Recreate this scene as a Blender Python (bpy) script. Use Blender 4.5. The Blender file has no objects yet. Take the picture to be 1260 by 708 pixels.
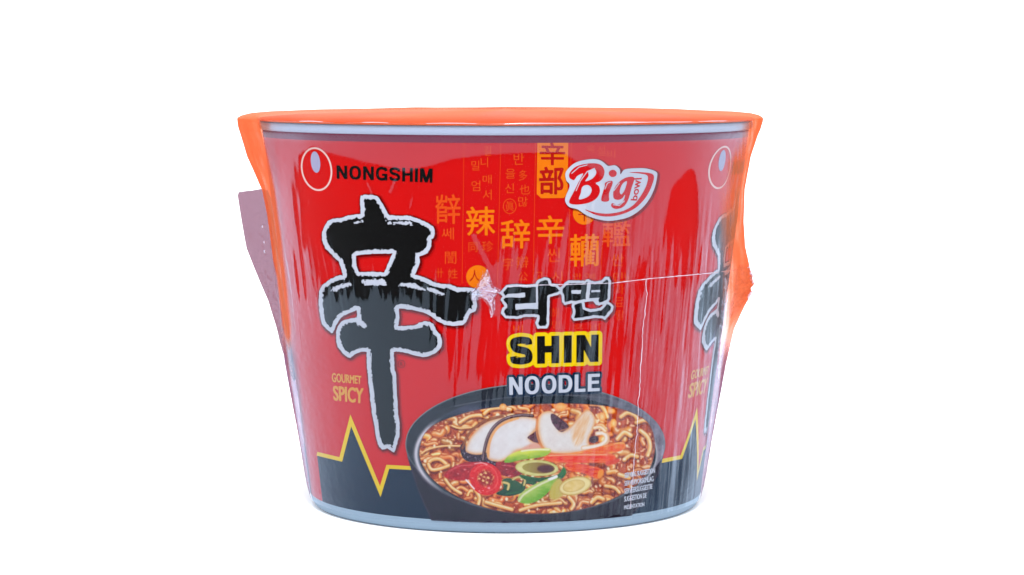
import bpy, bmesh, math, random
import numpy as np
from mathutils import Vector, noise as mn

random.seed(7); rng = np.random.default_rng(7)
S = 0.00024            # metres in one design unit
CX, F, D, HC, PITCH = 622.0, 3393.0, 3393.0, 545.0, math.radians(4.78)
scene = bpy.context.scene
col = scene.collection

# ------------------------------------------------------------------ shape of the cup (design units)
ZB, ZL = 8.0, 458.0
RB, RT = 241.0, 298.0
K = (RT-RB)/(ZL-ZB)
def Rw(z): return RB + K*(np.asarray(z, float)-ZB)

def smst(a, b, x): 
    t = np.clip((np.asarray(x, float)-a)/(b-a), 0, 1); return t*t*(3-2*t)
def ray(x, y):
    x = np.asarray(x, float); y = np.asarray(y, float)
    dx = (x-CX)/F; dy = -(y-354.0)/F
    c, s = math.cos(PITCH), math.sin(PITCH)
    return dx, c + dy*s, -s + dy*c
def on_wall(x, y, off=0.0):
    """photo measurements -> point on the conical cup wall"""
    dx, dy, dz = ray(x, y)
    r0 = RB - K*ZB + K*HC + off
    A = dx*dx + dy*dy - K*K*dz*dz
    B = 2*(-D*dy - r0*K*dz)
    C = D*D - r0*r0
    disc = np.maximum(B*B-4*A*C, 0)
    t = (-B-np.sqrt(disc))/(2*A)
    return np.stack([t*dx, -D+t*dy, HC+t*dz], -1)
def on_plane(x, y, Y):
    dx, dy, dz = ray(x, y)
    t = (Y+D)/dy
    return np.stack([t*dx, np.full_like(t*dx, Y), HC+t*dz], -1)
def proj(P):
    P = np.asarray(P, float)
    X = P[..., 0]; Y = P[..., 1]+D; Z = P[..., 2]-HC
    c, s = math.cos(PITCH), math.sin(PITCH)
    d = Y*c - Z*s; u = Y*s + Z*c
    return CX+F*X/d, 354.0-F*u/d

# ------------------------------------------------------------------ colours
def lin(c):
    c = np.asarray(c, float)/255.0
    return np.where(c <= 0.04045, c/12.92, ((c+0.055)/1.055)**2.4)
GAIN = 2.08
def alb(r, g, b):
    v = np.clip(lin((r, g, b))/GAIN, 0.002, 0.9)
    return (float(v[0]), float(v[1]), float(v[2]), 1.0)

def new_mat(name):
    m = bpy.data.materials.new(name); m.use_nodes = True
    nt = m.node_tree; nt.nodes.clear()
    out = nt.nodes.new('ShaderNodeOutputMaterial')
    return m, nt, out
def print_mat(name, rgb, rough=0.5, var=0.06, scale=60.0, spec=0.03):
    m, nt, out = new_mat(name)
    p = nt.nodes.new('ShaderNodeBsdfPrincipled')
    tc = nt.nodes.new('ShaderNodeTexCoord'); nz = nt.nodes.new('ShaderNodeTexNoise')
    nz.inputs['Scale'].default_value = scale; nz.inputs['Detail'].default_value = 5
    nt.links.new(tc.outputs['Object'], nz.inputs['Vector'])
    mx = nt.nodes.new('ShaderNodeMix'); mx.data_type = 'RGBA'
    c = alb(*rgb)
    mx.inputs[6].default_value = tuple(v*(1-var) for v in c[:3])+(1,)
    mx.inputs[7].default_value = tuple(min(1, v*(1+var)) for v in c[:3])+(1,)
    nt.links.new(nz.outputs['Fac'], mx.inputs[0])
    nt.links.new(mx.outputs[2], p.inputs['Base Color'])
    p.inputs['Roughness'].default_value = rough
    p.inputs['Specular IOR Level'].default_value = spec
    nt.links.new(p.outputs[0], out.inputs[0])
    return m
def sheer_mat(name, rgb, alpha):
    m, nt, out = new_mat(name)
    d = nt.nodes.new('ShaderNodeBsdfDiffuse'); d.inputs[0].default_value = alb(*rgb)
    t = nt.nodes.new('ShaderNodeBsdfTransparent'); mx = nt.nodes.new('ShaderNodeMixShader')
    mx.inputs[0].default_value = alpha
    nt.links.new(t.outputs[0], mx.inputs[1]); nt.links.new(d.outputs[0], mx.inputs[2])
    nt.links.new(mx.outputs[0], out.inputs[0])
    return m
M = {}
M['red'] = print_mat('red_print', (220, 1, 3))
M['ink'] = print_mat('black_ink', (13, 12, 14))
M['white'] = print_mat('white_ink', (212, 218, 236))
M['navy'] = print_mat('dark_navy_ink', (4, 38, 66), var=.05)
M['yellow'] = print_mat('yellow_ink', (250, 214, 8))
M['gold'] = print_mat('gold_ink', (238, 168, 62))
M['orange'] = print_mat('orange_ink', (252, 128, 6), var=.12, scale=400)
M['orange_faint'] = print_mat('faint_orange_ink', (240, 66, 22))
M['orange_mid'] = print_mat('mid_orange_ink', (244, 84, 24))
M['orange_line'] = print_mat('ruling_ink', (240, 62, 18))
M['deepred'] = print_mat('deep_red_ink', (188, 20, 4))
M['logo_red'] = print_mat('logo_red_ink', (214, 8, 22))
M['egg_line'] = print_mat('pale_pink_ink', (250, 205, 200))
M['egg_shine'] = print_mat('lavender_ink', (178, 176, 212))
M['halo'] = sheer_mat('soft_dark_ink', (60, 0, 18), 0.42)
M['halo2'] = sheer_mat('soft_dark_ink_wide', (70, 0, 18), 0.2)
M['base'] = print_mat('pale_blue_board', (178, 205, 230), rough=.5, var=.08, scale=25)
M['rim'] = print_mat('pale_grey_rim', (204, 216, 244), rough=.35, var=.08, scale=18)
M['lid'] = print_mat('orange_red_lid', (255, 124, 52), rough=.5, var=.12, scale=30)

# ------------------------------------------------------------------ object helpers
def link(name, me, mat, parent, label=None):
    o = bpy.data.objects.new(name, me); col.objects.link(o)
    if mat: me.materials.append(mat)
    if parent: o.parent = parent
    if label: o['label'] = label
    return o
def np_mesh(name, V, Fq):
    me = bpy.data.meshes.new(name)
    me.from_pydata([tuple(v) for v in (np.asarray(V)*S).tolist()], [], Fq)
    me.update()
    return me
def fast_quads(name, V, Q):
    me = bpy.data.meshes.new(name)
    V = np.asarray(V, np.float32)*S; Q = np.asarray(Q, np.int32)
    me.vertices.add(len(V)); me.vertices.foreach_set('co', V.ravel())
    me.loops.add(len(Q)*4); me.loops.foreach_set('vertex_index', Q.ravel())
    me.polygons.add(len(Q)); me.polygons.foreach_set('loop_start', np.arange(0, len(Q)*4, 4, dtype=np.int32))
    me.polygons.foreach_set('loop_total', np.full(len(Q), 4, np.int32))
    me.update(calc_edges=True)
    return me
def smooth(me):
    me.polygons.foreach_set('use_smooth', np.ones(len(me.polygons), bool)); me.update()
def lathe(prof, n=540):
    V = []; Fq = []
    a = np.linspace(0, 2*np.pi, n, endpoint=False)
    for r, z in prof:
        V.append(np.stack([r*np.sin(a), -r*np.cos(a), np.full(n, z)], -1))
    V = np.concatenate(V)
    for i in range(len(prof)-1):
        j = np.arange(n); k = (j+1) % n
        Fq.append(np.stack([i*n+j, i*n+k, (i+1)*n+k, (i+1)*n+j], -1))
    return V, np.concatenate(Fq)
def lathe_obj(name, prof, mat, parent, n=540, label=None):
    V, Q = lathe(prof, n); me = fast_quads(name, V, Q); smooth(me)
    return link(name, me, mat, parent, label)

# ------------------------------------------------------------------ flat print laid on the wall
XS = [CX+268*math.sin(math.radians(t)) for t in np.arange(-88, 88.1, 1.3)]
def lay(bm, layer, name, mat, parent, label=None):
    xs = [v.co.x for v in bm.verts]
    if not xs: return None
    x0, x1 = min(xs), max(xs)
    for x in XS:
        if x0 < x < x1:
            bmesh.ops.bisect_plane(bm, geom=bm.verts[:]+bm.edges[:]+bm.faces[:], plane_co=(x, 0, 0), plane_no=(1, 0, 0))
    ys = [v.co.y for v in bm.verts]
    if max(ys)-min(ys) > 30 and x1-x0 > 30:
        for y in np.arange(min(ys)+9, max(ys), 9.0):
            bmesh.ops.bisect_plane(bm, geom=bm.verts[:]+bm.edges[:]+bm.faces[:], plane_co=(0, y, 0), plane_no=(0, 1, 0))
    P = np.array([v.co[:] for v in bm.verts])
    W = on_wall(P[:, 0], P[:, 1], 0.12*layer)
    for v, w in zip(bm.verts, W): v.co = Vector(w.tolist())*S
    me = bpy.data.meshes.new(name); bm.to_mesh(me); bm.free()
    return link(name, me, mat, parent, label)
def poly_bm(loops, bm=None):
    from mathutils.geometry import tessellate_polygon
    bm = bm or bmesh.new()
    flat = [Vector((p[0], p[1], 0)) for l in loops for p in l]
    tris = tessellate_polygon([[Vector((p[0], p[1], 0)) for p in l] for l in loops])
    vs = [bm.verts.new(v) for v in flat]
    for t in tris:
        try: bm.faces.new([vs[i] for i in t])
        except ValueError: pass
    return bm
def ell(cx, cy, rx, ry, tilt=0, n=48):
    t = math.radians(tilt); o = []
    for i in range(n):
        a = 2*math.pi*i/n; x = rx*math.cos(a); y = ry*math.sin(a)
        o.append((cx+x*math.cos(t)-y*math.sin(t), cy+x*math.sin(t)+y*math.cos(t)))
    return o
def ribbon(pts, w, bm=None):
    """mitred band along a polyline"""
    n = len(pts); L = []; R = []
    w = w if hasattr(w, '__len__') else [w]*n
    for i, p in enumerate(pts):
        d0 = Vector(p)-Vector(pts[i-1]) if i else None
        d1 = Vector(pts[i+1])-Vector(p) if i < n-1 else None
        if d0 is None: nn = Vector((-d1.y, d1.x)).normalized(); s = 1
        elif d1 is None: nn = Vector((-d0.y, d0.x)).normalized(); s = 1
        else:
            a = Vector((-d0.y, d0.x)).normalized(); b = Vector((-d1.y, d1.x)).normalized()
            nn = (a+b)
            nn = nn.normalized() if nn.length > 1e-3 else a
            s = 1/max(.3, nn.dot(a))
        L.append((p[0]+nn.x*s*w[i]/2, p[1]+nn.y*s*w[i]/2)); R.append((p[0]-nn.x*s*w[i]/2, p[1]-nn.y*s*w[i]/2))
    bm = bm or bmesh.new()
    lv = [bm.verts.new((*p, 0)) for p in L]; rv = [bm.verts.new((*p, 0)) for p in R]
    for i in range(n-1):
        bm.faces.new((lv[i], lv[i+1], rv[i+1], rv[i]))
    return bm
def text_bm(s, quad, bold=0.0, bm=None, track=1.0, sub=1, box=None, shear=0.0):
    """a word set in Blender's own face, fitted to the four corners tl,tr,br,bl"""
    def mk(off):
        c = bpy.data.curves.new('t', 'FONT'); c.body = s; c.offset = off; c.resolution_u = 3
        c.space_character = track; c.shear = shear; c.fill_mode = 'FRONT'
        o = bpy.data.objects.new('t', c); col.objects.link(o)
        dg = bpy.context.evaluated_depsgraph_get(); dg.update()
        me = bpy.data.meshes.new_from_object(o.evaluated_get(dg))
        bpy.data.objects.remove(o); bpy.data.curves.remove(c)
        return me
    ref = mk(box if box is not None else bold)
    if len(ref.vertices) == 0: return bm or bmesh.new()
    co = np.array([v.co[:] for v in ref.vertices])
    x0, y0 = co[:, 0].min(), co[:, 1].min(); x1, y1 = co[:, 0].max(), co[:, 1].max()
    if box is not None and box != bold:
        bpy.data.meshes.remove(ref); ref = mk(bold)
    bm = bm or bmesh.new(); n0 = len(bm.verts)
    bm.from_mesh(ref); bpy.data.meshes.remove(ref); bm.verts.ensure_lookup_table()
    tl, tr, br, bl = [np.array(q, float) for q in quad]
    for v in bm.verts[n0:]:
        u = (v.co.x-x0)/(x1-x0); w = (v.co.y-y0)/(y1-y0)
        p = (bl*(1-u)+br*u)*(1-w)+(tl*(1-u)+tr*u)*w
        v.co = (p[0], p[1], 0)
    return bm
def glyph_quad(cx, cy, w, h, dy=0.0):
    return [(cx-w/2, cy-h/2), (cx+w/2, cy-h/2+dy), (cx+w/2, cy+h/2+dy), (cx-w/2, cy+h/2)]

# ------------------------------------------------------------------ distance fields and outlines for brush work
def catmull(pts, closed=True, step=3):
    n = len(pts); o = []
    rngi = range(n) if closed else range(n-1)
    for i in rngi:
        g = (lambda k: pts[k % n]) if closed else (lambda k: pts[min(max(k, 0), n-1)])
        p0, p1, p2, p3 = [np.array(g(i+k), float) for k in (-1, 0, 1, 2)]
        for k in range(step):
            t = k/step
            o.append(0.5*((2*p1)+(-p0+p2)*t+(2*p0-5*p1+4*p2-p3)*t*t+(-p0+3*p1-3*p2+p3)*t**3))
    if not closed: o.append(np.array(pts[-1], float))
    return [tuple(p) for p in o]
def seg_dist(X, Y, pts, closed=True, want_t=False):
    d = np.full(X.shape, 1e9); T = np.zeros(X.shape); Sd = np.zeros(X.shape)
    n = len(pts); m = n if closed else n-1
    for i in range(m):
        ax, ay = pts[i]; bx, by = pts[(i+1) % n]
        vx, vy = bx-ax, by-ay; L = vx*vx+vy*vy+1e-9
        t = np.clip(((X-ax)*vx+(Y-ay)*vy)/L, 0, 1)
        ex = X-ax-t*vx; ey = Y-ay-t*vy; e = ex*ex+ey*ey
        q = e < d
        d = np.where(q, e, d)
        if want_t:
            T = np.where(q, (i+t)/m, T); Sd = np.where(q, np.sign(vx*ey-vy*ex), Sd)
    d = np.sqrt(d)
    return (d, T, Sd) if want_t else d
def inside(X, Y, loops):
    c = np.zeros(X.shape, bool)
    for pts in loops:
        n = len(pts)
        for i in range(n):
            ax, ay = pts[i]; bx, by = pts[(i+1) % n]
            if ay == by: continue
            c ^= ((ay > Y) != (by > Y)) & (X < (bx-ax)*(Y-ay)/(by-ay)+ax)
    return c
def sdf(X, Y, loops):
    d = np.full(X.shape, 1e9)
    for l in loops: d = np.minimum(d, seg_dist(X, Y, l))
    return np.where(inside(X, Y, loops), d, -d)
def vnoise(X, Y, sc, seed=0):
    """smooth value noise"""
    r = np.random.default_rng(seed).random((256, 256))
    x = X/sc+1000.3; y = Y/sc+1000.7
    xi = np.floor(x).astype(int); yi = np.floor(y).astype(int); fx = x-xi; fy = y-yi
    fx = fx*fx*(3-2*fx); fy = fy*fy*(3-2*fy)
    g = lambda a, b: r[a % 256, b % 256]
    return (g(xi, yi)*(1-fx)+g(xi+1, yi)*fx)*(1-fy)+(g(xi, yi+1)*(1-fx)+g(xi+1, yi+1)*fx)*fy
def field_obj(name, field, bbox, res, layer, mat, parent, label=None, place=None):
    """mesh of the area where field>0, edge cut smoothly (marching squares), laid on the wall"""
    x0, y0, x1, y1 = bbox
    xs = np.arange(x0, x1, res); ys = np.arange(y0, y1, res)
    X, Y = np.meshgrid(xs, ys); Fd = field(X, Y)
    Fd = np.where(np.abs(Fd) < 1e-4, 1e-4, Fd)
    ny, nx = Fd.shape
    ins = Fd > 0
    c4 = ins[:-1, :-1].astype(int)+ins[:-1, 1:]+ins[1:, :-1]+ins[1:, 1:]
    idx = np.full((ny, nx), -1, int); V = []; faces = []
    need = np.zeros((ny, nx), bool)
    act = c4 > 0
    need[:-1, :-1] |= act; need[:-1, 1:] |= act; need[1:, :-1] |= act; need[1:, 1:] |= act
    need &= ins
    idx[need] = np.arange(need.sum())
    V = list(zip(X[need].tolist(), Y[need].tolist()))
    fy, fx = np.nonzero(c4 == 4)
    faces = np.stack([idx[fy, fx], idx[fy, fx+1], idx[fy+1, fx+1], idx[fy+1, fx]], -1).tolist()
    ed = {}
    def ept(a, b):
        k = (a, b) if a < b else (b, a)
        if k not in ed:
            fa = Fd[a]; fb = Fd[b]; t = fa/(fa-fb)
            V.append((X[a]+(X[b]-X[a])*t, Y[a]+(Y[b]-Y[a])*t)); ed[k] = len(V)-1
        return ed[k]
    by, bx = np.nonzero((c4 > 0) & (c4 < 4))
    for j, i in zip(by.tolist(), bx.tolist()):
        cs = [(j, i), (j, i+1), (j+1, i+1), (j+1, i)]; poly = []
        for k in range(4):
            a = cs[k]; b = cs[(k+1) % 4]
            if ins[a]: poly.append(int(idx[a]))
            if ins[a] != ins[b]: poly.append(ept(a, b))
        if len(poly) > 2: faces.append(poly)
    if not faces: return None
    P = np.array(V); W = on_wall(P[:, 0], P[:, 1], 0.12*layer) if place is None else place(P[:, 0], P[:, 1])
    me = np_mesh(name, W, faces)
    return link(name, me, mat, parent, label)

def text_field(name, s_, quad, grow, layer, mat, parent, label=None, bold=0.0, res=.6, pad=6, near=0.0):
    """heavy lettering: the outline of the word pushed out by an even distance"""
    bm = text_bm(s_, quad, bold=bold)
    bmesh.ops.remove_doubles(bm, verts=bm.verts[:], dist=1e-4)
    sg = [((e.verts[0].co.x, e.verts[0].co.y), (e.verts[1].co.x, e.verts[1].co.y)) for e in bm.edges if len(e.link_faces) == 1]
    bm.free()
    xs = [q[0] for q in quad]; ys = [q[1] for q in quad]
    def f(X, Y):
        d = np.full(X.shape, 1e9); c = np.zeros(X.shape, bool)
        for a, b in sg:
            d = np.minimum(d, seg_dist(X, Y, [a, b], False))
            if a[1] != b[1]: c ^= ((a[1] > Y) != (b[1] > Y)) & (X < (b[0]-a[0])*(Y-a[1])/(b[1]-a[1])+a[0])
        return np.where(c, d, -d)+grow
    return field_obj(name, f, (min(xs)-pad, min(ys)-pad, max(xs)+pad, max(ys)+pad), res, layer, mat, parent, label)

# heavy plain capitals drawn by hand: each letter is a list of pieces, each piece a list of loops, in a box one high
def bar(x0, y0, x1, y1): return [[(x0, y0), (x1, y0), (x1, y1), (x0, y1)]]
def arcs(pts, t):
    P = catmull(pts, False, 5); L = []; Rr = []
    for i, p_ in enumerate(P):
        a = P[max(i-1, 0)]; b_ = P[min(i+1, len(P)-1)]
        dx, dy = b_[0]-a[0], b_[1]-a[1]; n_ = math.hypot(dx, dy)
        L.append((p_[0]-dy/n_*t/2, p_[1]+dx/n_*t/2)); Rr.append((p_[0]+dy/n_*t/2, p_[1]-dx/n_*t/2))
    return [L+Rr[::-1]]
def sup(cx, cy, rx, ry, n=40, e=2.35):
    return [(cx+rx*abs(math.cos(a))**(2/e)*(1 if math.cos(a) > 0 else -1), cy+ry*abs(math.sin(a))**(2/e)*(1 if math.sin(a) > 0 else -1)) for a in [2*math.pi*k/n+1e-3 for k in range(n)]]
def letter(ch, t, w):
    h = t*.86
    if ch == 'I': return t, [bar(0, 0, t, 1)]
    if ch == 'H': return w, [bar(0, 0, t, 1), bar(w-t, 0, w, 1), bar(0, .5-h/2+.02, w, .5+h/2+.02)]
    if ch == 'L': w = w*.82; return w, [bar(0, 0, t, 1), bar(0, 0, w, h)]
    if ch == 'E': w = w*.9; return w, [bar(0, 0, t, 1), bar(0, 0, w, h), bar(0, 1-h, w, 1), bar(0, .5-h/2+.02, w*.93, .5+h/2+.02)]
    if ch == 'N': return w, [bar(0, 0, t*.95, 1), bar(w-t*.95, 0, w, 1), [[(0, 1), (t*1.05, 1), (w, 0), (w-t*1.05, 0)]]]
    if ch == 'M':
        w = w*1.18; c = w/2
        return w, [bar(0, 0, t*.9, 1), bar(w-t*.9, 0, w, 1), [[(0, 1), (t*1.25, 1), (c+t*.5, 0), (c-t*.5, 0)]], [[(w-t*1.25, 1), (w, 1), (c+t*.5, 0), (c-t*.5, 0)]]]
    if ch == 'O': w = w*1.1; return w, [[sup(w/2, .5, w/2, .515), sup(w/2, .5, w/2-t, .515-h)]]
    if ch == 'D':
        o = [(0, 0), (w*.45, 0)]+[(w*.45+(w*.58)*math.cos(a)**.85, .5+.5*math.copysign(abs(math.sin(a))**.85, math.sin(a))) for a in np.linspace(-1.5, 1.5, 20)]+[(w*.45, 1), (0, 1)]
        i_ = [(t, h), (w*.43, h)]+[(w*.43+(w*.6-t)*math.cos(a)**.85, .5+(.5-h)*math.copysign(abs(math.sin(a))**.85, math.sin(a))) for a in np.linspace(-1.5, 1.5, 20)]+[(w*.43, 1-h), (t, 1-h)]
        return w*1.03, [[o, i_]]
    if ch == 'S':
        k = t/2*.92; a = w-k
        return w, [arcs([(a, .70), (a-.02, .82), (w*.72, .965-k*.9), (w*.5, 1.005-k), (w*.26, .965-k*.9), (k, .80), (k+.01, .67), (w*.28, .565), (w*.5, .515), (w*.74, .455), (a, .33), (a-.01, .19), (w*.74, .035+k*.9), (w*.5, -.005+k), (w*.24, .035+k*.9), (k+.01, .17), (k-.01, .30)], t*.92)]
    if ch == 'G':
        k = t/2*.95; w = w*1.08; a = w-k
        return w, [arcs([(a, .70), (w*.84, .85), (w*.66, .98-k), (w*.5, 1.01-k), (w*.26, .94-k), (k+.03, .72), (k, .5), (k+.03, .28), (w*.26, .06+k), (w*.5, -.01+k), (w*.72, .03+k), (a, .17)], t*.95), bar(w-t, .02, w, .50), bar(w*.54, .50-h*.85, w, .50)]
def caps(name, word, quad, t, w, gap, grow, layer, mat, parent, label=None, res=.6, pad=6):
    x = 0; pieces = []
    for ch in word:
        adv, ps = letter(ch, t, w)
        for loops in ps: pieces.append([[(px_+x, py_) for px_, py_ in l] for l in loops])
        x += adv+gap
    tot = x-gap
    tl, tr, br, bl = [np.array(q, float) for q in quad]
    def mp(u, v):
        u /= tot; q = (bl*(1-u)+br*u)*(1-v)+(tl*(1-u)+tr*u)*v; return (q[0], q[1])
    pieces = [[[mp(*q) for q in l] for l in loops] for loops in pieces]
    xs = [q[0] for q in quad]; ys = [q[1] for q in quad]
    def f(X, Y):
        d = np.full(X.shape, -1e9)
        for loops in pieces: d = np.maximum(d, sdf(X, Y, loops))
        return d+grow
    return field_obj(name, f, (min(xs)-pad, min(ys)-pad, max(xs)+pad, max(ys)+pad), res, layer, mat, parent, label)

# ================================================================== the cup
cup = bpy.data.objects.new('noodle_cup', None); col.objects.link(cup)
cup['label'] = 'red instant noodle cup in clear shrink wrap with a black brush character, standing on white'
cup['category'] = 'noodle cup'

wall = lathe_obj('cup_wall', [(RB, ZB), *[(float(Rw(z)), z) for z in np.linspace(ZB, ZL, 12)[1:]]], M['red'], cup, 720)
lathe_obj('base_ring', [(184, 2), (222, -2), (226, -4.6), (229, -5), (233.5, -4.4), (237, -2), (239.6, 2), (241.1, 7.6), (241.8, 9.5), (241.4, 10.2), (240.6, 10.6)], M['base'], cup)
lathe_obj('rolled_rim', [(RT-1, ZL), (RT+1.5, ZL-.6), (RT+3.5, ZL+.4), (RT+4.6, ZL+2.6), (RT+4.8, ZL+5), (RT+4.2, ZL+8), (RT+2.5, ZL+10), (RT, ZL+10.8), (RT-4, ZL+10.6)], M['rim'], cup)
nk = [(float(Rw(z))+.25, z) for z in (ZL-9.2, ZL-6, ZL-3, ZL-.2)]  # the rim's cast shadow, put in as a dull mauve strip
M['rim_shade'] = print_mat('rim_shade_mauve', (132, 26, 62), var=.1)
lathe_obj('rim_shade_strip', nk, M['rim_shade'], cup, label='painted mauve shade under the rim')
# lid: a slightly domed disc whose edge is crimped over the rim
lp = [(0.01, ZL+17.5), (120, ZL+17.2), (230, ZL+16.0), (280, ZL+14.8), (300, ZL+13.4), (303.6, ZL+12.4), (304.6, ZL+11.2), (303.6, ZL+10.4)]
lid = lathe_obj('lid', lp, M['lid'], cup)

# ---------------------------------------------------------------- print: dark band with the yellow pulse line
def bottom_curve(xa, xb, n=24):
    ta = math.asin((xa-CX)/244.5); tb = math.asin((xb-CX)/244.5)
    out = []
    for t in np.linspace(ta, tb, n):
        r = float(Rw(ZB+1)); x, y = proj((r*math.sin(t), -r*math.cos(t), ZB+1)); out.append((float(x), float(y)))
    return out
pulse_l = [(389.9, 558.5), (419.3, 565.6), (431.6, 517.5), (467.9, 605), (477.2, 574.6), (507, 576.2)]
band_top = pulse_l + [(560, 578), (620, 579), (690, 578), (740, 575.5), (783, 571.5), (806, 569)]
DTH = math.radians(108.8)
copies = []
def spin(o, times=(1, 2)):
    """the label repeats round the cup: the same print turned about the cup's axis"""
    for k in times:
        c = o.copy(); col.objects.link(c); c.parent = o.parent
        c.rotation_euler = (0, 0, DTH if k == 1 else DTH*2+math.radians(16))
        c.scale = (1+.0006*k, 1+.0006*k, 1)
        copies.append(c)
        for ch in list(o.children):
            d = ch.copy(); col.objects.link(d); d.parent = c
bb = poly_bm([band_top + bottom_curve(398, 797)[::-1]])
band = lay(bb, 1, 'dark_band', M['navy'], cup)
pl = ribbon(pulse_l+[(540, 577.5)], 4.6)
pulse = lay(pl, 2, 'pulse_line', M['yellow'], cup, 'yellow zigzag pulse line')
spin(band); spin(pulse)

# ---------------------------------------------------------------- print: round emblem and brand name
def emblem():
    a = ell(389.5, 208.3, 19.0, 27.2, -11); b = ell(389.5, 208.3, 17.0, 25.0, -11)
    r = lay(poly_bm([a, b]), 2, 'emblem_ring', M['egg_line'], cup)
    s = lay(poly_bm([ell(388.2, 199.7, 5.7, 13.2, -7)]), 2, 'emblem_shine', M['egg_shine'], r)
    return r
em = emblem(); spin(em)
bn = caps('brand_name', 'NONGSHIM', [(414.0, 203.8), (532.4, 207.8), (532.0, 225.0), (414.4, 220.0)], .205, .74, .15, .1, 2, M['ink'], cup, 'black brand name in capitals', res=.5); spin(bn)

# ---------------------------------------------------------------- print: the big brush character
G_OUT = [(443.6,241.5),(447.8,240),(458.2,240),(465.5,242.5),(470.8,251),(474,257),(478,265),(495,266),(501,265.6),(507,266.6),(516.6,270.3),(527,275),(533.3,279.7),(534.6,284),(535,288.6),(534,292.8),(530.2,294.8),(531,303),(526,311.5),(519.7,314.6),(515.6,315.7),(516.6,322),(515.6,327),(510.3,337.7),(514.5,339.2),(524,342.4),(535.4,348),(542.8,349.7),(553.2,350.2),(562.6,353.9),(572,353.9),(583,354.8),(587,359),(585.5,367),(587,377),(584.6,383.6),(578.3,385.7),(576.2,391),(573,397),(569,400.3),(558.5,401.4),(548,399.8),(538.6,396),(532.3,391),(525,386.2),(515.6,383.6),(504,381),(492.6,379.4),(490.5,380.5),(491.5,391),(490,401.4),(498.8,401.4),(510.3,400.3),(515.6,397.7),(521.8,395.6),(529.2,396.2),(533.3,399.3),(536.5,406.6),(541.7,411.8),(543.6,418),(543.3,427.5),(539.6,431.7),(535.4,434.9),(527,438.5),(521.8,439.6),(511.4,438),(501,434.9),(491.5,432.8),(484.5,433.2),(485,444.6),(485.5,454),(487.6,461.4),(488,474),(488.6,488.6),(489.2,497),(489.9,511),(491.8,521.4),(491.3,537),(488,548.6),(485,557),(480.8,554.9),(476.6,551.7),(470.3,553.3),(466.2,549.6),(463,539.2),(461,525.6),(457.8,508.8),(455.7,491),(453.6,471.8),(451.5,451),(451.2,432.8),(443.6,433.3),(437.3,435.9),(431,440.6),(427.9,440),(420.6,433.8),(415.3,426.5),(413.5,417),(413.8,406.6),(417.4,399.3),(421.6,395),(430,392.5),(439.4,391),(438.9,381.5),(430,385.7),(421.6,389.4),(417.4,394),(413.2,401.4),(410,409.2),(407.5,409.7),(400.7,404.5),(396,398.2),(393.9,387.8),(392.3,376.3),(392.3,367),(392.8,358.6),(396.5,351.3),(406,344),(416.4,339.2),(422,339),(421,333.5),(417.4,323),(413.2,318.8),(406,311.5),(400.7,306.3),(398,300),(396.3,296),(396,287.5),(399,279.2),(403.8,271.8),(410,269.2),(418.5,268.7),(426.8,266),(437.3,264),(443.6,263.5),(443.8,259.3),(443,248.8)]
G_HOLE = [(437.8,314.8),(446,313.4),(460,312.3),(482.8,312.3),(478,323),(472.9,335.3),(456,334.8),(441.5,335),(438.6,327)]
Z3 = lambda u, v: (385+u/9.56, 300+v/9.56)
Z4 = lambda u, v: (480+u/9.56, 300+v/9.56)
Z1 = lambda u, v: (385+u/9.56, 230+v/9.56)
Z5 = lambda u, v: (385+u/9.56, 370+v/9.56)
scr = [[Z3(*p) for p in [(212,545),(235,512),(330,475),(440,448),(462,490),(400,512),(330,528),(275,562),(215,552)]],
       [Z3(*p) for p in [(570,432),(640,420),(760,414),(832,408),(872,492),(780,494),(600,492),(622,472),(572,462)]],
       [Z4(*p) for p in [(145,458),(300,468),(385,515),(430,556),(330,535),(90,492)]],
       [Z4(*p) for p in [(430,505),(520,535),(640,580),(630,600),(580,606),(500,572),(432,545)]],
       [Z1(*p) for p in [(488,418),(540,400),(612,396),(600,418),(540,430),(490,428)]],
       [Z1(*p) for p in [(858,392),(930,425),(1052,405),(1110,412),(1180,440),(1090,452),(985,440),(880,448)]],
       [(500,273.6),(504,273),(509,277),(507,278),(501,275.2)],
       [Z5(*p) for p in [(510,280),(520,215),(560,205),(585,235),(642,292),(622,326),(570,312)]]]
jag = lambda X, Y, a: a*(vnoise(X, Y, 1.6, 3)-.5)+a*.7*(vnoise(X, Y, .8, 4)-.5)
cache = {}
def g_sdf(X, Y):
    k = ('g', X.shape)
    if k not in cache: cache[k] = sdf(X, Y, [G_OUT, G_HOLE])
    return cache[k]
GB = (386, 232, 597, 566)
def g_scr(X, Y):
    d = np.full(X.shape, -9.0)
    for s in scr: d = np.maximum(d, sdf(X, Y, [s]))
    return d+jag(X, Y, 2.4)-.9*smst(.62, .7, vnoise(X*.45, Y*1.6, 1.6, 8))
GR = .75
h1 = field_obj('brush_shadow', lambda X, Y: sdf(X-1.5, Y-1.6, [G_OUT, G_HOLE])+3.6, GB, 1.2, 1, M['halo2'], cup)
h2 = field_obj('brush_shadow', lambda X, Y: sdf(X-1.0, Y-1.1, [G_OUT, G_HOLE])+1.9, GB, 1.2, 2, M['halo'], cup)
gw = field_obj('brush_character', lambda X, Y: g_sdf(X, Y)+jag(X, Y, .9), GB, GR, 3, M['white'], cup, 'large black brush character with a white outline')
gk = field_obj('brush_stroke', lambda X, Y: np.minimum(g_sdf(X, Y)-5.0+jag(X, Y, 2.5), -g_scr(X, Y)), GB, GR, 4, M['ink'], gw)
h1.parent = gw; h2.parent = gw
spin(gw)
rm = poly_bm([ell(494, 448.2, 4.6, 4.9), ell(494, 448.2, 3.9, 4.2)])
text_bm('R', glyph_quad(494, 448.3, 4.0, 5.0), bm=rm)
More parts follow.
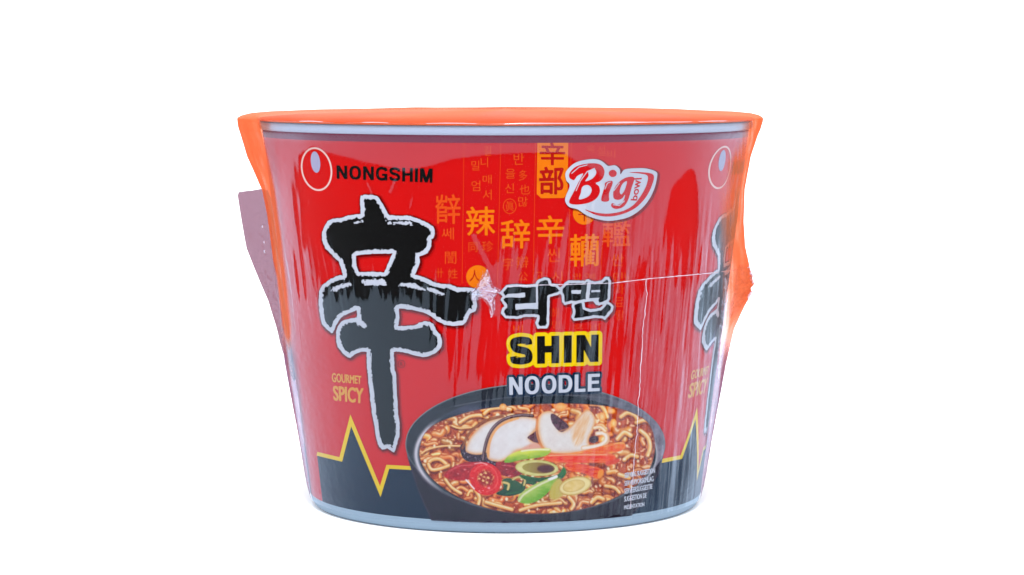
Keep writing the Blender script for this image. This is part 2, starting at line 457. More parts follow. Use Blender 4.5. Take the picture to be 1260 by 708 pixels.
lay(rm, 2, 'registered_mark', M['ink'], cup)

# ---------------------------------------------------------------- print: gourmet spicy
for wd, q, g in (('GOURMET', [(408.2,459.2),(444.4,463.1),(444.4,472.6),(408.8,470.2)], .30), ('SPICY', [(409.8,475.2),(446.8,478.4),(446.3,496.4),(411.0,492.6)], .62)):
    spin(text_field('taste_lettering', wd, q, g, 2, M['gold'], cup, 'small gold lettering', res=.45, pad=2))

# ---------------------------------------------------------------- print: hangul word
H1 = [(614.4,360.8),(617.9,356.8),(622.8,350.9),(634.7,349.6),(647.5,350.6),(658.4,349.9),(661.4,344.9),(669.3,341.5),(676.2,342.5),(678.7,349.2),(685.1,349.6),(689,354),(692,352),(694.8,347.9),(699.7,345.2),(719.5,345.6),(723.5,343.7),(727.4,345.6),(732,346.6),(739.3,345.6),(744.2,340.9),(749.2,340.7),(751.9,345.9),(751.4,357),(750.7,367.6),(748.6,371.6),(752,373.4),(755.4,377.5),(753.4,384),(744.2,394.2),(741,391.9),(730.4,391.4),(714.6,394.3),(705.7,395),(703,390.4),(705.2,383.5),(703,376.5),(704.5,373.2),(694.8,375.4),(691.6,371.6),(691,363.7),(688.8,361.8),(687,363),(676.4,365.7),(675.7,399.3),(673.2,404.3),(661.4,404.6),(658.7,397.4),(661,390.4),(647.5,389.8),(637.6,392.6),(621.8,391.9),(616.2,385.5),(617.9,379.6),(621.0,377),(615.7,368.7),(618.5,365.2)]
H_HOLE = [(718.8,371.8),(730,370.8),(733.6,375),(737,376),(743.4,374.4),(738,379.3),(726.4,380.8),(719.8,378.6)]
H_WHITE = [[(624.8,361.8),(634,361.6),(646.0,360.2),(646.6,365.6),(642,366.6),(630,366.2),(620.5,366.2)],
           [(634.0,374.2),(648,373.4),(661.9,372.6),(662,380.6),(650,380.2),(634.4,381.4)],
           [(659.4,350),(662.0,350),(662.2,378),(659.6,378)],
           [(703.2,357.2),(715.4,357.0),(714.4,361.9),(703.2,361.6)],
           [(723.0,346),(727.4,346),(724.6,371),(720.2,371)],
           [(727.6,357.4),(738.6,356.8),(738.3,359.6),(727.6,359.8)],
           [(688,352),(691.5,352),(692.5,364),(689.5,364)],
           [(704,371.6),(720,368.2),(720,371.4),(707,375)],
           [(724,367.6),(738.4,366.4),(736,369.0),(737.5,373.2),(747,369),(749,372),(741,376.5),(734.6,375.2),(732.8,370.4),(724,371)]]
HB = (608, 335, 762, 411)
hw = field_obj('hangul_word', lambda X, Y: sdf(X, Y, [H1, H_HOLE])+jag(X, Y, .7), HB, .7, 5, M['white'], cup, 'two black brush syllables with a white outline')
def h_black(X, Y):
    d = sdf(X, Y, [H1, H_HOLE])-3.2+jag(X, Y, 1.0)
    for w in H_WHITE: d = np.minimum(d, -sdf(X, Y, [w])+jag(X, Y, .6))
    return d
field_obj('hangul_stroke', h_black, HB, .7, 6, M['ink'], hw)
field_obj('hangul_shadow', lambda X, Y: sdf(X-1.2, Y-1.2, [H1, H_HOLE])+2.2, HB, 1.2, 4, M['halo'], hw)

# ---------------------------------------------------------------- print: yellow and white words
SQ = [(627.6,414.8),(736.8,411.8),(736.4,445.4),(628.0,449.2)]
yl = caps('word_outline', 'SHIN', SQ, .285, .80, .165, 4.4, 5, M['yellow'], cup, 'yellow panel around the short black word', pad=10, res=.8)
caps('word_lettering', 'SHIN', SQ, .285, .80, .165, 0, 6, M['ink'], yl, res=.6)
NQ = [(626.4,464.4),(738.2,460.0),(737.8,481.4),(626.8,486.2)]
nh = caps('word_shadow', 'NOODLE', NQ, .205, .73, .13, 3.0, 9, M['navy'], cup, pad=8, res=.8)
caps('word_lettering', 'NOODLE', NQ, .205, .73, .13, 0, 10, M['white'], nh, 'white capital letters', res=.55)

# ---------------------------------------------------------------- print: big bowl badge
Zb = lambda l: [(690+u/8.046, 190+v/8.046) for u, v in l]
BW = [(695.6,214.9),(697.5,209.9),(704.9,202.4),(714.9,198),(729.8,196),(739.7,198),(747.2,203.9),(750.9,204.3),(757,203.7),(762.7,208.6),(763.3,215.0),(767,209.9),(772,208),(784,207.2),(795.6,207.6),(807.6,211.7),(808.4,218.6),(805.6,231),(799.4,244.7),(789.4,257),(777,265.8),(764.6,270),(748.4,272),(733.5,269.5),(721,264.6),(711,257.9),(701,255.2),(696.2,249.7),(695.6,243.4),(700.6,231),(700.2,226),(697.0,222.6)]
BWs = catmull(BW, True, 3)
BBX = (688, 190, 816, 280)
field_obj('badge_shadow', lambda X, Y: sdf(X-1.6, Y-1.2, [BWs])+1.8, BBX, 1.2, 5, M['halo'], None).parent = cup
bd = field_obj('badge', lambda X, Y: sdf(X, Y, [BWs]), BBX, .8, 6, M['white'], cup, 'white badge with red script lettering')
Bo = catmull(Zb([(125,257),(85,232),(92,180),(160,118),(290,90),(390,102),(432,160),(420,230),(385,268),(345,287),(380,320),(386,380),(350,440),(280,480),(180,498),(100,492),(84,460),(130,370),(180,270),(222,192),(165,215),(140,248)]), True, 4)
Bh1 = catmull(Zb([(275,172),(330,140),(352,185),(315,240),(243,268),(275,215)]), True, 4)
Bh2 = catmull(Zb([(215,322),(270,305),(306,345),(288,402),(240,435),(180,446),(198,385)]), True, 4)
io = catmull(Zb([(440,282),(500,262),(514,290),(478,390),(476,462),(404,464),(410,400),(436,320)]), True, 3)
dot = ell(690+515/8.046, 190+190/8.046, 4.9, 4.5)
go = catmull(Zb([(728,233),(650,230),(575,278),(525,355),(522,430),(560,452),(605,440),(636,400),(618,462),(565,500),(508,484),(502,520),(550,542),(620,520),(668,450),(702,330)]), True, 4)
gh = catmull(Zb([(655,268),(610,295),(584,365),(600,398),(634,350)]), True, 4)
sw = catmull(Zb([(665,180),(800,178),(918,204),(902,310),(840,430),(742,530),(620,590),(480,617),(350,602),(235,545),(350,578),(480,588),(620,560),(722,500),(800,400),(850,300),(860,216),(790,192)]), True, 4)
bl_ = lambda X, Y: np.maximum.reduce([sdf(X, Y, [Bo, Bh1, Bh2]), sdf(X, Y, [io]), sdf(X, Y, [dot]), sdf(X, Y, [go, gh])])
hl = [Zb([(152,362),(195,262),(262,172),(335,140)]), Zb([(108,190),(180,128),(262,106)]), Zb([(438,345),(462,288),(490,275)]), Zb([(528,360),(580,285)]), Zb([(520,500),(580,508),(630,462)])]
def badge_f(X, Y):
    d = bl_(X, Y)
    for h in hl: d = np.minimum(d, seg_dist(X, Y, h, False)-.55)
    return d
field_obj('badge_lettering', badge_f, BBX, .55, 7, M['logo_red'], bd, 'red script lettering')
field_obj('badge_swoosh', lambda X, Y: sdf(X, Y, [sw]), BBX, .6, 7, M['logo_red'], bd)
lay(text_bm('bowl', [(776.0,246.8),(779.0,219.6),(790.0,219.0),(783.8,247.2)], bold=.02), 7, 'badge_small_word', M['logo_red'], bd)

# ---------------------------------------------------------------- print: columns of old script
rul = bmesh.new()
for (xa, ya, xb, yb) in [(571,176,568.5,349),(616.2,176,612,352),(659,176,656,352),(703,176,699,350),(744,262,738,352)]:
    ribbon([(xa, ya), (xb, yb)], .9, rul)
lay(rul, 2, 'ruling_lines', M['orange_line'], cup)
bx = poly_bm([[(661.2,174.5),(699.2,174.5),(698.4,239),(693.6,243.8),(666,244.2),(660.4,239)]])
ob = lay(bx, 2, 'orange_tablet', M['orange'], cup)
text_field('tablet_script', '辛', [(664.5,176),(695,176.5),(695,203.0),(664.5,203)], .55, 3, M['deepred'], ob, res=.55, pad=2)
text_field('tablet_script', '部', [(664,206.5),(693,205),(693,239),(664,238.5)], .75, 3, M['deepred'], ob, res=.55, pad=2)
def script(name, items, mat, layer=2, bold=.0):
    for ch, cx, cy, w, h in items:
        q = glyph_quad(cx, cy, w, h, -w*.02)
        if bold: text_field(name, ch, q, bold, layer, mat, cup, res=.5, pad=2)
        else: lay(text_bm(ch, q), layer, name, mat, cup)
script('old_character', [('辣', 591.5, 272.5, 35, 35), ('辞', 634.3, 288.5, 35, 35), ('辛', 677.3, 283, 33, 34), ('轥', 719, 308.5, 35, 39)], M['orange'], 2, .42)
script('old_character', [('辥', 551, 258, 31, 36), ('轞', 758.5, 288, 34, 32)], M['orange_mid'], 2, .3)
script('small_character', [('쎄',551,288,15,15),('誾',554.5,317.5,14,15),('姓',557,337,12,12),('卄',541,336,9,12),('同',582,304.5,11,12),('珍',600,303.5,14,13),('매',599.5,221,11,11),('서',599.5,240,11,13),('엄',585.5,229,11,13),('밀',585,204,10,12),('을',628,214,12,12),('신',627,232,11,12),('多',643.5,216,10,13),('也',645.5,233.5,13,12),('많',643.5,248.5,12,12),('眞',627.2,254,10,12),('반',638.5,196,13,14),('字',625,325,13,15),('辯',642.5,323,15,15),('公',643.5,340.5,12,11),('씬',681,314,16,17),('고',663.5,339.5,10,9),('시',685.5,340,13,12),('만',710.5,340.5,10,8),('으',722,340.5,7,8),('배',729,340.5,7,8),('싼',760,320,15,15),('민',760.5,341,12,11),('뇨',772,341,9,10),('비',637.5,404.5,12,9),('길',600,186,9,12),('니',596,200,9,12)], M['orange_mid'], 2)
script('small_character', [('국',665.5,372,9,12),('쇠',665.5,386,10,12),('고',663,398,9,10),('해',683,386,10,14),('명',684,400,10,10),('화',762,356,12,13),('료',762,372,12,12),('랄',763,388,11,12),('은',712,404,12,9),('비',732,403,12,10),('설',740,186,10,12),('비',752,190,10,10),('옥',727,184,10,9)], M['orange_faint'], 2)
rg = poly_bm([ell(627.2, 254, 8.3, 9.4), ell(627.2, 254, 7.4, 8.5)]); lay(rg, 2, 'script_ring', M['orange_mid'], cup)
for (cx, cy, r, ch, q) in [(588, 341, 14.3, '人', (584, 339.5, 13, 14)), (718.8, 262.8, 13.8, '十', (719, 265, 15, 15))]:
    c = lay(poly_bm([ell(cx, cy, r, r)]), 2, 'orange_disc', M['orange'], cup)
    lay(text_bm(ch, glyph_quad(*q)), 3, 'disc_script', M['deepred'], c)

# ---------------------------------------------------------------- print: small serving note
Zn = lambda l: [(760+u/10.9, 570+v/10.9) for u, v in l]
for s_, q in [('SERVING SUGGESTION', [(95,135),(500,66),(500,132),(95,200)]), ('SERVIERVORSCHLAG', [(93,243),(480,176),(480,243),(93,306)]),
             ('SERVEERSUGGESTIE', [(91,345),(466,278),(466,344),(91,414)]), ('SUGGESTION DE', [(89,450),(388,398),(386,464),(89,520)]), ('PRÉSENTATION', [(87,558),(358,512),(356,578),(87,624)])]:
    text_field('serving_note', s_, Zn(q), .16, 10, M['white'], cup, 'line of tiny white lettering', res=.33, pad=1)

# ================================================================== print: the picture of the served bowl
RES = 3.0
PX0, PY0, PX1, PY1 = 494, 466, 824, 646
pw, ph = int((PX1-PX0)*RES), int((PY1-PY0)*RES)
GX, GY = np.meshgrid(PX0+np.arange(pw)/RES, PY0+np.arange(ph)/RES)
IMG = np.zeros((ph, pw, 3)); IDM = np.zeros((ph, pw), int)
def win(x0, y0, x1, y1):
    i0 = max(0, int((x0-PX0)*RES)); i1 = min(pw, int((x1-PX0)*RES)+2)
    j0 = max(0, int((y0-PY0)*RES)); j1 = min(ph, int((y1-PY0)*RES)+2)
    return slice(j0, j1), slice(i0, i1)
def C(*c): return np.array(c, float)
def put(w, a, rgb, ident=None):
    a = a[..., None]; IMG[w] = IMG[w]*(1-a)+rgb*a
    if ident is not None: IDM[w][a[..., 0] > .5] = ident
def clip01(a): return np.clip(a, 0, 1)
def fill(pts, colf, ident=None, soft=.5, sm=3, holes=(), clipf=None):
    P = catmull(pts, True, sm) if sm else pts
    xs = [p[0] for p in P]; ys = [p[1] for p in P]
    w = win(min(xs)-2, min(ys)-2, max(xs)+2, max(ys)+2)
    X, Y = GX[w], GY[w]; d = sdf(X, Y, [P]+list(holes))
    a = clip01(d/soft+.5)
    if clipf is not None: a = a*clip01(clipf(X, Y)+.5)
    rgb = colf(X, Y, d) if callable(colf) else np.broadcast_to(np.array(colf, float), X.shape+(3,))
    put(w, a, rgb, ident)
def stroke(pts, r, c0, c1, hi=None, ident=None, soft=.6, sm=3, clipf=None, alpha=1.0, taper=0.0):
    """a rounded strand: colour c1 in the middle falls to c0 at the edges, with a light line"""
    P = catmull(pts, False, sm) if sm and len(pts) > 2 else pts
    xs = [p[0] for p in P]; ys = [p[1] for p in P]
    w = win(min(xs)-r-2, min(ys)-r-2, max(xs)+r+2, max(ys)+r+2)
    X, Y = GX[w], GY[w]
    if X.size == 0: return
    d, T, Sd = seg_dist(X, Y, P, False, True)
    rr = r*(1-taper*np.abs(2*T-1)**2) if taper else r
    a = clip01((rr-d)/soft+.5)*alpha
    if clipf is not None: a = a*clip01(clipf(X, Y)+.5)
    k = clip01(d/rr)[..., None]
    rgb = C(*c1)*(1-k**2)+C(*c0)*k**2
    if hi is not None:
        h = np.exp(-((d*Sd+rr*.25)/(rr*.33))**2)*(0.35+.65*vnoise(X, Y, 4, 9))
        rgb = rgb*(1-h[..., None])+C(*hi)*h[..., None]
    put(w, a, rgb, ident)
def P3(l): return [(495+u/3.818, 465+v/3.818) for u, v in l]

# bowl body, outer rim and inner wall
def bodyc(X, Y, d):
    n = vnoise(X, Y, 5, 1)*.5+vnoise(X, Y, 1.5, 2)*.5
    return C(38, 30, 46)+(n[..., None]-.5)*C(26, 24, 26)+np.exp(-(d/1.2)**2)[..., None]*C(40, 35, 48)
fill([(498.8,546),(501,562),(507,582),(514,603),(522,622),(531,641.5),(600,643.5),(662,644),(720,643),(772,640),(788,622),(800,602),(812,580),(818.5,548),(660,500)], bodyc, 1, sm=0)
RIM = ell(658.6, 546.5, 160.0, 74.5, 0, 120)
def rimc(X, Y, d):
    n = vnoise(X, Y, 9, 5)*.55+vnoise(X, Y, 2.2, 6)*.45
    side = clip01((X-700)/90)[..., None]
    base = C(40, 44, 54)*(1-side)+C(128, 122, 142)*side
    base = base+(n[..., None]-.5)*C(34, 32, 36)*(1+side)
    edge = np.exp(-((d-.6)/.7)**2)[..., None]*(1-.6*side)
    up = clip01((600-Y)/60)[..., None]
    return base*(1-edge*up*.75)+C(214, 216, 222)*edge*up*.75
fill(RIM, rimc, 1, sm=0)
INN = ell(660.2, 559.0, 149.5, 74.0, 0, 120)
def innc(X, Y, d):
    n = vnoise(X, Y, 6, 7)[..., None]
    g = np.exp(-((X-575)/38)**2-((Y-505)/9)**2)[..., None]
    return C(12, 22, 32)+n*C(16, 14, 16)+g*C(52, 44, 58)
fill(INN, innc, 1, sm=0)
stroke([(560,500),(601,492.4),(640,488.4),(690,486.4),(740,489.5),(775,499)], .6, (96,92,108), (120,116,130), alpha=.7)
lw = lambda X, Y: np.where((X < 560) | (Y > 600), 2, -2)
INS = sdf(GX, GY, [INN])
# pale lip line of the bowl at the left, bottom and right
m = np.exp(-((INS-1.2)/(1.5+1.3*clip01((560-GX)/30)))**2)*clip01((GY-505)/22)*clip01(np.maximum((560-GX)/40, .35+.5*clip01((GX-780)/15)))
IMG = IMG*(1-m[..., None])+C(222, 218, 232)*m[..., None]
# broth
SOUP = [(517,548),(523,533),(537,521),(560,512),(590,504),(630,499),(670,497),(715,497),(755,501),(785,511),(800,524),(806,545),(804,565),(795,585),(775,603),(740,620),(700,630),(660,632.5),(620,630),(585,621),(555,607),(530,588),(517,566)]
def soupc(X, Y, d):
    n = vnoise(X, Y, 7, 11)*.4+vnoise(X, Y, 3, 12)*.35+vnoise(X, Y, 1.2, 13)*.25
    c = C(128, 38, 20)*(1-n[..., None])+C(222, 112, 54)*n[..., None]
    s = clip01((vnoise(X, Y, 2.4, 14)-.74)/.1)[..., None]
    e = np.exp(-np.maximum(d, 0)/2.2)[..., None]
    return (c*(1-s)+C(240, 190, 150)*s)*(1-.5*e)+C(74, 18, 22)*.5*e
fill(SOUP, soupc, 2)
SP = catmull(SOUP, True, 3)
SD = sdf(GX, GY, [SP])
def sclip(X, Y):
    j = np.clip(((Y-PY0)*RES).round().astype(int), 0, ph-1); i = np.clip(((X-PX0)*RES).round().astype(int), 0, pw-1)
    return SD[j, i]*2-1
# noodles: wavy strands
def noodle(cx, cy, L, ang, amp, ph0, r, tone):
    n = 9; pts = []
    for i in range(n):
        t = i/(n-1)-.5
        x = t*L; y = amp*math.sin(t*L/amp*1.1+ph0)
        ca, sa = math.cos(ang), math.sin(ang)
        pts.append((cx+x*ca-y*sa, cy+(x*sa+y*ca)*.72))
    e = C(146, 52, 22)*(1-tone)+C(204, 104, 42)*tone
    c = C(212, 112, 50)*(1-tone)+C(252, 190, 100)*tone
    stroke([(x+.5, y+1.5) for x, y in pts], r+1.0, (92, 24, 14), (92, 24, 14), None, None, 1.2, 3, sclip, .5)
    q_ = .78+.44*float(vnoise(np.array([cx]), np.array([cy]), 16, 15)[0]); e = e*q_; c = np.minimum(c*q_, 255)
    stroke(pts, r, tuple(e), tuple(c), (255, 244, 214) if tone > .25 else (246, 196, 150), 3, .6, 3, sclip)
spots = []
for k in range(270):
    a = random.uniform(0, 2*math.pi); q = math.sqrt(random.uniform(0.0, 1.0))
    spots.append((660+145*q*math.cos(a), 566+68*q*math.sin(a)))
spots.sort(key=lambda p: p[1])
for (x, y) in spots:
    right = x > 705 and y < 600
    if right and random.random() < .35: continue
    noodle(x, y, random.uniform(12, 26), random.uniform(-1.0, 1.0)+(1.2 if right else 0), random.uniform(2.2, 4.2), random.uniform(0, 6.3), random.uniform(3.0, 4.8) if right else random.uniform(2.1, 3.9), random.random()**1.5)
# a few long strands one can pick out
for pts, r in [([(519,558),(527,553),(545,549),(566,549)], 1.3), ([(527,571),(531,566),(541,565),(550,572)], 2.6), ([(527,571),(531,578),(541,577),(552,573)], 2.4), ([(556,524),(565,527),(580,526)], 1.3), ([(566,520),(577,513),(590,511),(600,514)], 2.4), ([(596,509),(604,503),(618,502),(628,504)], 2.6),
               ([(727,497),(738,498),(744,505),(747,513)], 3.0), ([(764,513),(772,508),(781,511),(785,518)], 2.8), ([(783,520),(795,517),(803,524)], 2.8), ([(788,530),(797,538),(800,550),(797,560)], 3.0), ([(760,540),(768,532),(776,536)], 3.2),
               ([(548,590),(556,600),(567,607)], 2.2), ([(585,603),(590,612),(588,622)], 2.6), ([(640,628),(660,622),(690,619)], 2.4), ([(598,618),(612,622),(630,627)], 2.6), ([(700,612),(706,620),(703,626)], 2.8), ([(728,618),(735,612),(742,614)], 3.0), ([(745,598),(756,600),(762,606)], 2.4), ([(762,584),(774,588)], 3.0), ([(768,566),(776,560),(784,562)], 2.8)]:
    stroke([(x+.4, y+1.4) for x, y in pts], r+.9, (90, 26, 16), (90, 26, 16), None, None, .8, 3, sclip, .6)
    stroke(pts, r, (196, 108, 46), (250, 200, 124), (255, 244, 220), 3, .6, 3, sclip)
for (x, y, rx, ry) in [(619,501,4.6,4.2),(690,501,7.5,5.2),(741,513,4.6,5.6),(755,521,4.2,5.4),(752,506,5,3.4)]:
    fill(ell(x, y, rx, ry), lambda X, Y, d, rx=rx: C(232,150,74)+clip01(d/rx)[..., None]*C(22,70,90), 3, sm=0)
for k in range(90):
    a = random.uniform(0, 2*math.pi); q = math.sqrt(random.random())
    x = 660+143*q*math.cos(a); y = 566+66*q*math.sin(a); rr = random.uniform(.8, 1.9)
    fill(ell(x, y, rr*1.3, rr, random.uniform(0, 180), 14), (255, 236, 206), None, 1.6, 0, clipf=sclip)
# mushroom slices
def flesh(edge=(222,150,84), body=(238,236,238)):
    def f(X, Y, d):
        n = vnoise(X, Y, 6, 21)[..., None]; n2 = vnoise(X, Y, 1.4, 22)[..., None]
        b = C(*body)*(0.965+.035*n2)-n*C(8, 14, 14)
        e = np.exp(-(np.maximum(d, 0)/2.6)**1.5)[..., None]
        return b*(1-e*.8)+C(*edge)*e*.8
    return f
def skin(X, Y, d):
    n = vnoise(X, Y, 1.3, 23)*.6+vnoise(X, Y, .7, 24)*.4
    s = clip01((n-.68)/.1)[..., None]
    return (C(34, 20, 30)+vnoise(X, Y, 4, 25)[..., None]*C(34, 24, 34))*(1-s)+C(176, 168, 190)*s
fill(P3([(272,325),(292,305),(305,345),(350,362),(395,350),(388,398),(325,398),(284,376)]), skin, 4)
fill(P3([(298,345),(308,300),(336,258),(380,218),(440,192),(505,184),(530,192),(460,222),(424,262),(404,310),(396,352),(345,362)]), flesh(), 4)
stroke(P3([(282,332),(308,272),(346,230),(398,200),(470,180)]), 1.7, (92,46,30), (150,84,44), None, 4, alpha=.85)
fill(P3([(372,380),(392,352),(420,388),(466,394),(446,424),(388,412)]), skin, 5)
fill(P3([(398,372),(400,312),(424,248),(470,208),(540,182),(610,184),(640,205),(632,240),(600,285),(640,312),(664,332),(600,338),(540,345),(505,372),(462,394),(420,390)]), flesh(), 5)
stroke(P3([(380,385),(388,330),(408,266),(444,218),(496,188),(560,176),(612,180)]), 1.9, (44,24,32), (76,42,44), (200,180,190), 5)
stroke(P3([(404,370),(409,310),(434,252),(478,214),(544,190)]), 1.3, (226,150,80), (236,166,96), None, 5, alpha=.8)
fill(P3([(588,280),(612,262),(640,246),(652,300),(622,304),(602,292)]), lambda X, Y, d: C(66,34,42)+vnoise(X, Y, 2, 27)[..., None]*C(50,40,44), 5)
fill(P3([(560,335),(620,305),(660,325),(650,336),(600,338)]), (222,168,150), 5, soft=3)
fill(P3([(636,200),(655,166),(692,156),(716,172),(742,246),(790,228),(838,172),(868,150),(892,164),(908,196),(898,240),(876,290),(886,318),(936,312),(962,286),(960,250),(974,280),(962,314),(872,346),(770,358),(694,352),(658,322),(638,262)]), flesh((232,160,90), (238,234,232)), 6)
fill(P3([(698,172),(722,176),(782,226),(762,250),(738,252),(704,212)]), lambda X, Y, d: C(60,30,40)+vnoise(X, Y, 2.5, 28)[..., None]*C(54,40,50), 6)
fill(P3([(796,258),(836,190),(868,166),(884,190),(872,240),(846,300),(812,320)]), lambda X, Y, d: C(240,222,204)-vnoise(X*2.2+Y, Y*.4, 3, 29)[..., None]*C(14,44,74), 6, soft=5)
fill(ell(495+900/3.818, 465+290/3.818, 6.0, 4.4, -15), (70,36,46), 6, sm=0)
stroke(P3([(916,262),(948,262),(958,290),(930,316),(884,326),(850,330)]), 2.7, (226,176,120), (244,236,230), None, 6)
stroke(P3([(902,236),(930,232),(952,250)]), 2.4, (212,140,76), (246,216,180), (255,250,240), 6)
stroke(P3([(634,200),(632,262),(656,326),(696,356),(770,362)]), 1.3, (190,104,50), (230,150,84), None, 6, alpha=.8)
stroke(P3([(738,250),(790,232),(842,172),(868,150)]), .9, (190,120,80), (226,170,120), None, 6, alpha=.6)
# carrot strips
def carrot(a, b, seed):
    def f(X, Y, d):
        n = vnoise(X*.35, Y*1.6+X*.1, 2.2, seed)[..., None]
        t = clip01((d-.3)/4)[..., None]
        return C(*a)*(1-n)+C(*b)*n+np.exp(-((d-1.2)/.8)**2)[..., None]*C(20, 50, 44)*(1-t)
    return f
fill(P3([(690,360),(780,356),(880,336),(1018,302),(1048,314),(1030,342),(900,374),(760,380),(680,376)]), carrot((232,70,18), (255,150,66), 31), 7)
fill(P3([(664,378),(692,360),(820,358),(965,356),(1004,374),(975,396),(860,400),(740,398),(690,392)]), carrot((220,40,18), (255,104,48), 32), 8)
stroke(P3([(690,366),(800,362),(960,362)]), 1.0, (246,150,100), (252,190,150), None, 8, alpha=.8)
fill(P3([(770,402),(860,408),(940,430),(944,448),(918,476),(850,448),(780,436)]), carrot((196,32,18), (250,112,40), 33), 9)
fill(P3([(920,440),(944,432),(940,462),(920,474)]), (236,150,60), 9, soft=1.5)
fill(P3([(960,392),(1020,380),(1010,400),(960,412)]), (214,72,50), 3, soft=2)
# red chilli
def chil(a, b, seed):
    def f(X, Y, d):
        n = vnoise(X, Y, 4, seed)*.5+vnoise(X, Y, 1.5, seed+1)*.5
        s = clip01((vnoise(X, Y, 2.6, seed+2)-.86)/.1)[..., None]
        return (C(*a)*(1-n[..., None])+C(*b)*n[..., None])*(1-s)+C(250, 178, 180)*s
    return f
fill(P3([(196,462),(228,425),(280,402),(345,395),(405,400),(420,440),(330,478),(250,482)]), chil((128,14,28), (206,46,52), 41), 10)
fill(P3([(440,398),(500,400),(548,408),(566,448),(520,466),(456,452)]), chil((96,14,30), (190,36,50), 44), 11)
fill(P3([(315,470),(330,425),(372,400),(424,408),(462,446),(464,500),(440,540),(388,552),(340,528)]), chil((190,14,22), (236,52,52), 47), 12)
fill(P3([(345,470),(372,432),(412,432),(436,470),(424,505),(376,516)]), lambda X, Y, d: C(206,28,30)+clip01((vnoise(X*1.6, Y*.8, 1.6, 50)-.5)*3)[..., None]*C(40,110,70)-clip01(d/4)[..., None]*C(60,10,10), 12, soft=1.5)
for (u_, v_, r_) in [(370,455,1.5),(392,448,1.3),(404,470,1.5),(380,484,1.4),(398,492,1.2),(362,474,1.2),(386,466,1.0)]:
    fill(ell(495+u_/3.818, 465+v_/3.818, r_*1.3, r_, u_, 16), (246,204,140), 12, 1.0, 0)
stroke(P3([(338,440),(352,424),(376,412),(404,414),(430,432),(446,462),(446,496),(428,522),(394,536)]), 1.0, (232,70,70), (250,128,118), None, 12, alpha=.55)
stroke(P3([(220,440),(270,415),(330,410)]), 1.1, (200,60,60), (240,140,140), None, 10, alpha=.5)
stroke(P3([(470,412),(510,415),(545,425)]), 1.0, (190,50,60), (226,110,120), None, 11, alpha=.6)
stroke(P3([(300,480),(318,500),(338,522)]), .9, (240,220,230), (252,240,246), None, 12)
stroke(P3([(340,404),(372,400),(398,408)]), .8, (240,150,150), (250,214,214), None, 12, alpha=.8)
# spring onion
def green(cols, ang, seed):
    ca, sa = math.cos(math.radians(ang)), math.sin(math.radians(ang))
    def f(X, Y, d):
        q = (X-X.min())*-sa+(Y-Y.min())*ca
        q = (q-q.min())/(np.ptp(q)+1e-6)+.16*(vnoise(X*.5, Y*1.4, 2.5, seed)-.5)
        q = clip01(q)*(len(cols)-1); i = np.clip(q.astype(int), 0, len(cols)-2); fr = (q-i)[..., None]
        A = np.array(cols, float)
        return A[i]*(1-fr)+A[i+1]*fr
    return f
fill(P3([(470,482),(505,472),(560,500),(566,536),(505,556),(440,546),(476,520)]), green([(70,90,60),(40,84,54),(24,54,44)], 10, 61), 13)
stroke(P3([(490,545),(560,530),(575,490),(620,495)]), 2.6, (20,48,44), (48,96,58), None, 13)
stroke(P3([(520,478),(545,466),(575,478),(572,504)]), 1.5, (150,130,70), (222,206,140), None, 13)
stroke(P3([(476,492),(500,500),(496,524)]), 1.6, (170,140,70), (226,206,140), None, 13)
fill(P3([(552,455),(640,470),(730,455),(756,420),(770,446),(742,478),(650,490),(575,478)]), green([(60,120,50),(40,104,52),(24,62,46)], 0, 62), 14)
fill(ell(495+632/3.818, 465+424/3.818, 26.5, 10.0, 3), lambda X, Y, d: C(206,202,128)+vnoise(X, Y, 3, 63)[..., None]*C(30,26,40)-np.exp(-np.maximum(d, 0)/1.1)[..., None]*C(50,40,60), 14, sm=0)
fill(ell(495+640/3.818, 465+424/3.818, 20.0, 6.8, 3), lambda X, Y, d: C(170,160,80)+(X[..., None]-X.min())/np.ptp(X)*C(-50,-80,-40), 14, sm=0)
fill(ell(495+672/3.818, 465+428/3.818, 10.0, 4.6, 0), (84,40,44), 14, soft=2.5, sm=0)
fill(P3([(478,394),(500,366),(548,344),(620,334),(694,334),(684,362),(636,376),(560,386),(498,400)]), green([(226,232,190),(214,218,90),(120,170,50),(60,116,50)], -6, 64), 15)
stroke(P3([(560,345),(620,338),(690,338)]), 1.0, (230,235,200), (246,248,236), None, 15, alpha=.8)
fill(P3([(542,580),(556,544),(604,510),(668,480),(724,460),(728,476),(694,530),(640,576),(588,592)]), green([(240,238,236),(196,210,120),(110,168,50),(34,84,44)], -32, 65), 16)
stroke(P3([(690,478),(712,470),(724,464)]), 1.8, (226,226,230), (248,246,250), None, 16)
stroke(P3([(548,580),(572,548),(640,505),(686,484)]), 1.4, (206,200,140), (238,236,214), None, 16, alpha=.85)
fill(P3([(690,560),(700,510),(740,470),(760,540),(720,572)]), (196,180,90), 17, soft=3)
fill(ell(495+812/3.818, 465+508/3.818, 20.5, 11.2, -14), lambda X, Y, d: C(214,190,112)+clip01(d/3)[..., None]*C(26,34,56)-np.exp(-np.maximum(d, 0)/.8)[..., None]*C(40,60,70), 17, sm=0)
fill(ell(495+806/3.818, 465+508/3.818, 14.0, 7.2, -14), lambda X, Y, d: C(222,194,118)-np.exp(-np.maximum(d, 0)/.7)[..., None]*C(44,44,50)+vnoise(X, Y, 3, 66)[..., None]*C(16,18,30), 17, sm=0)
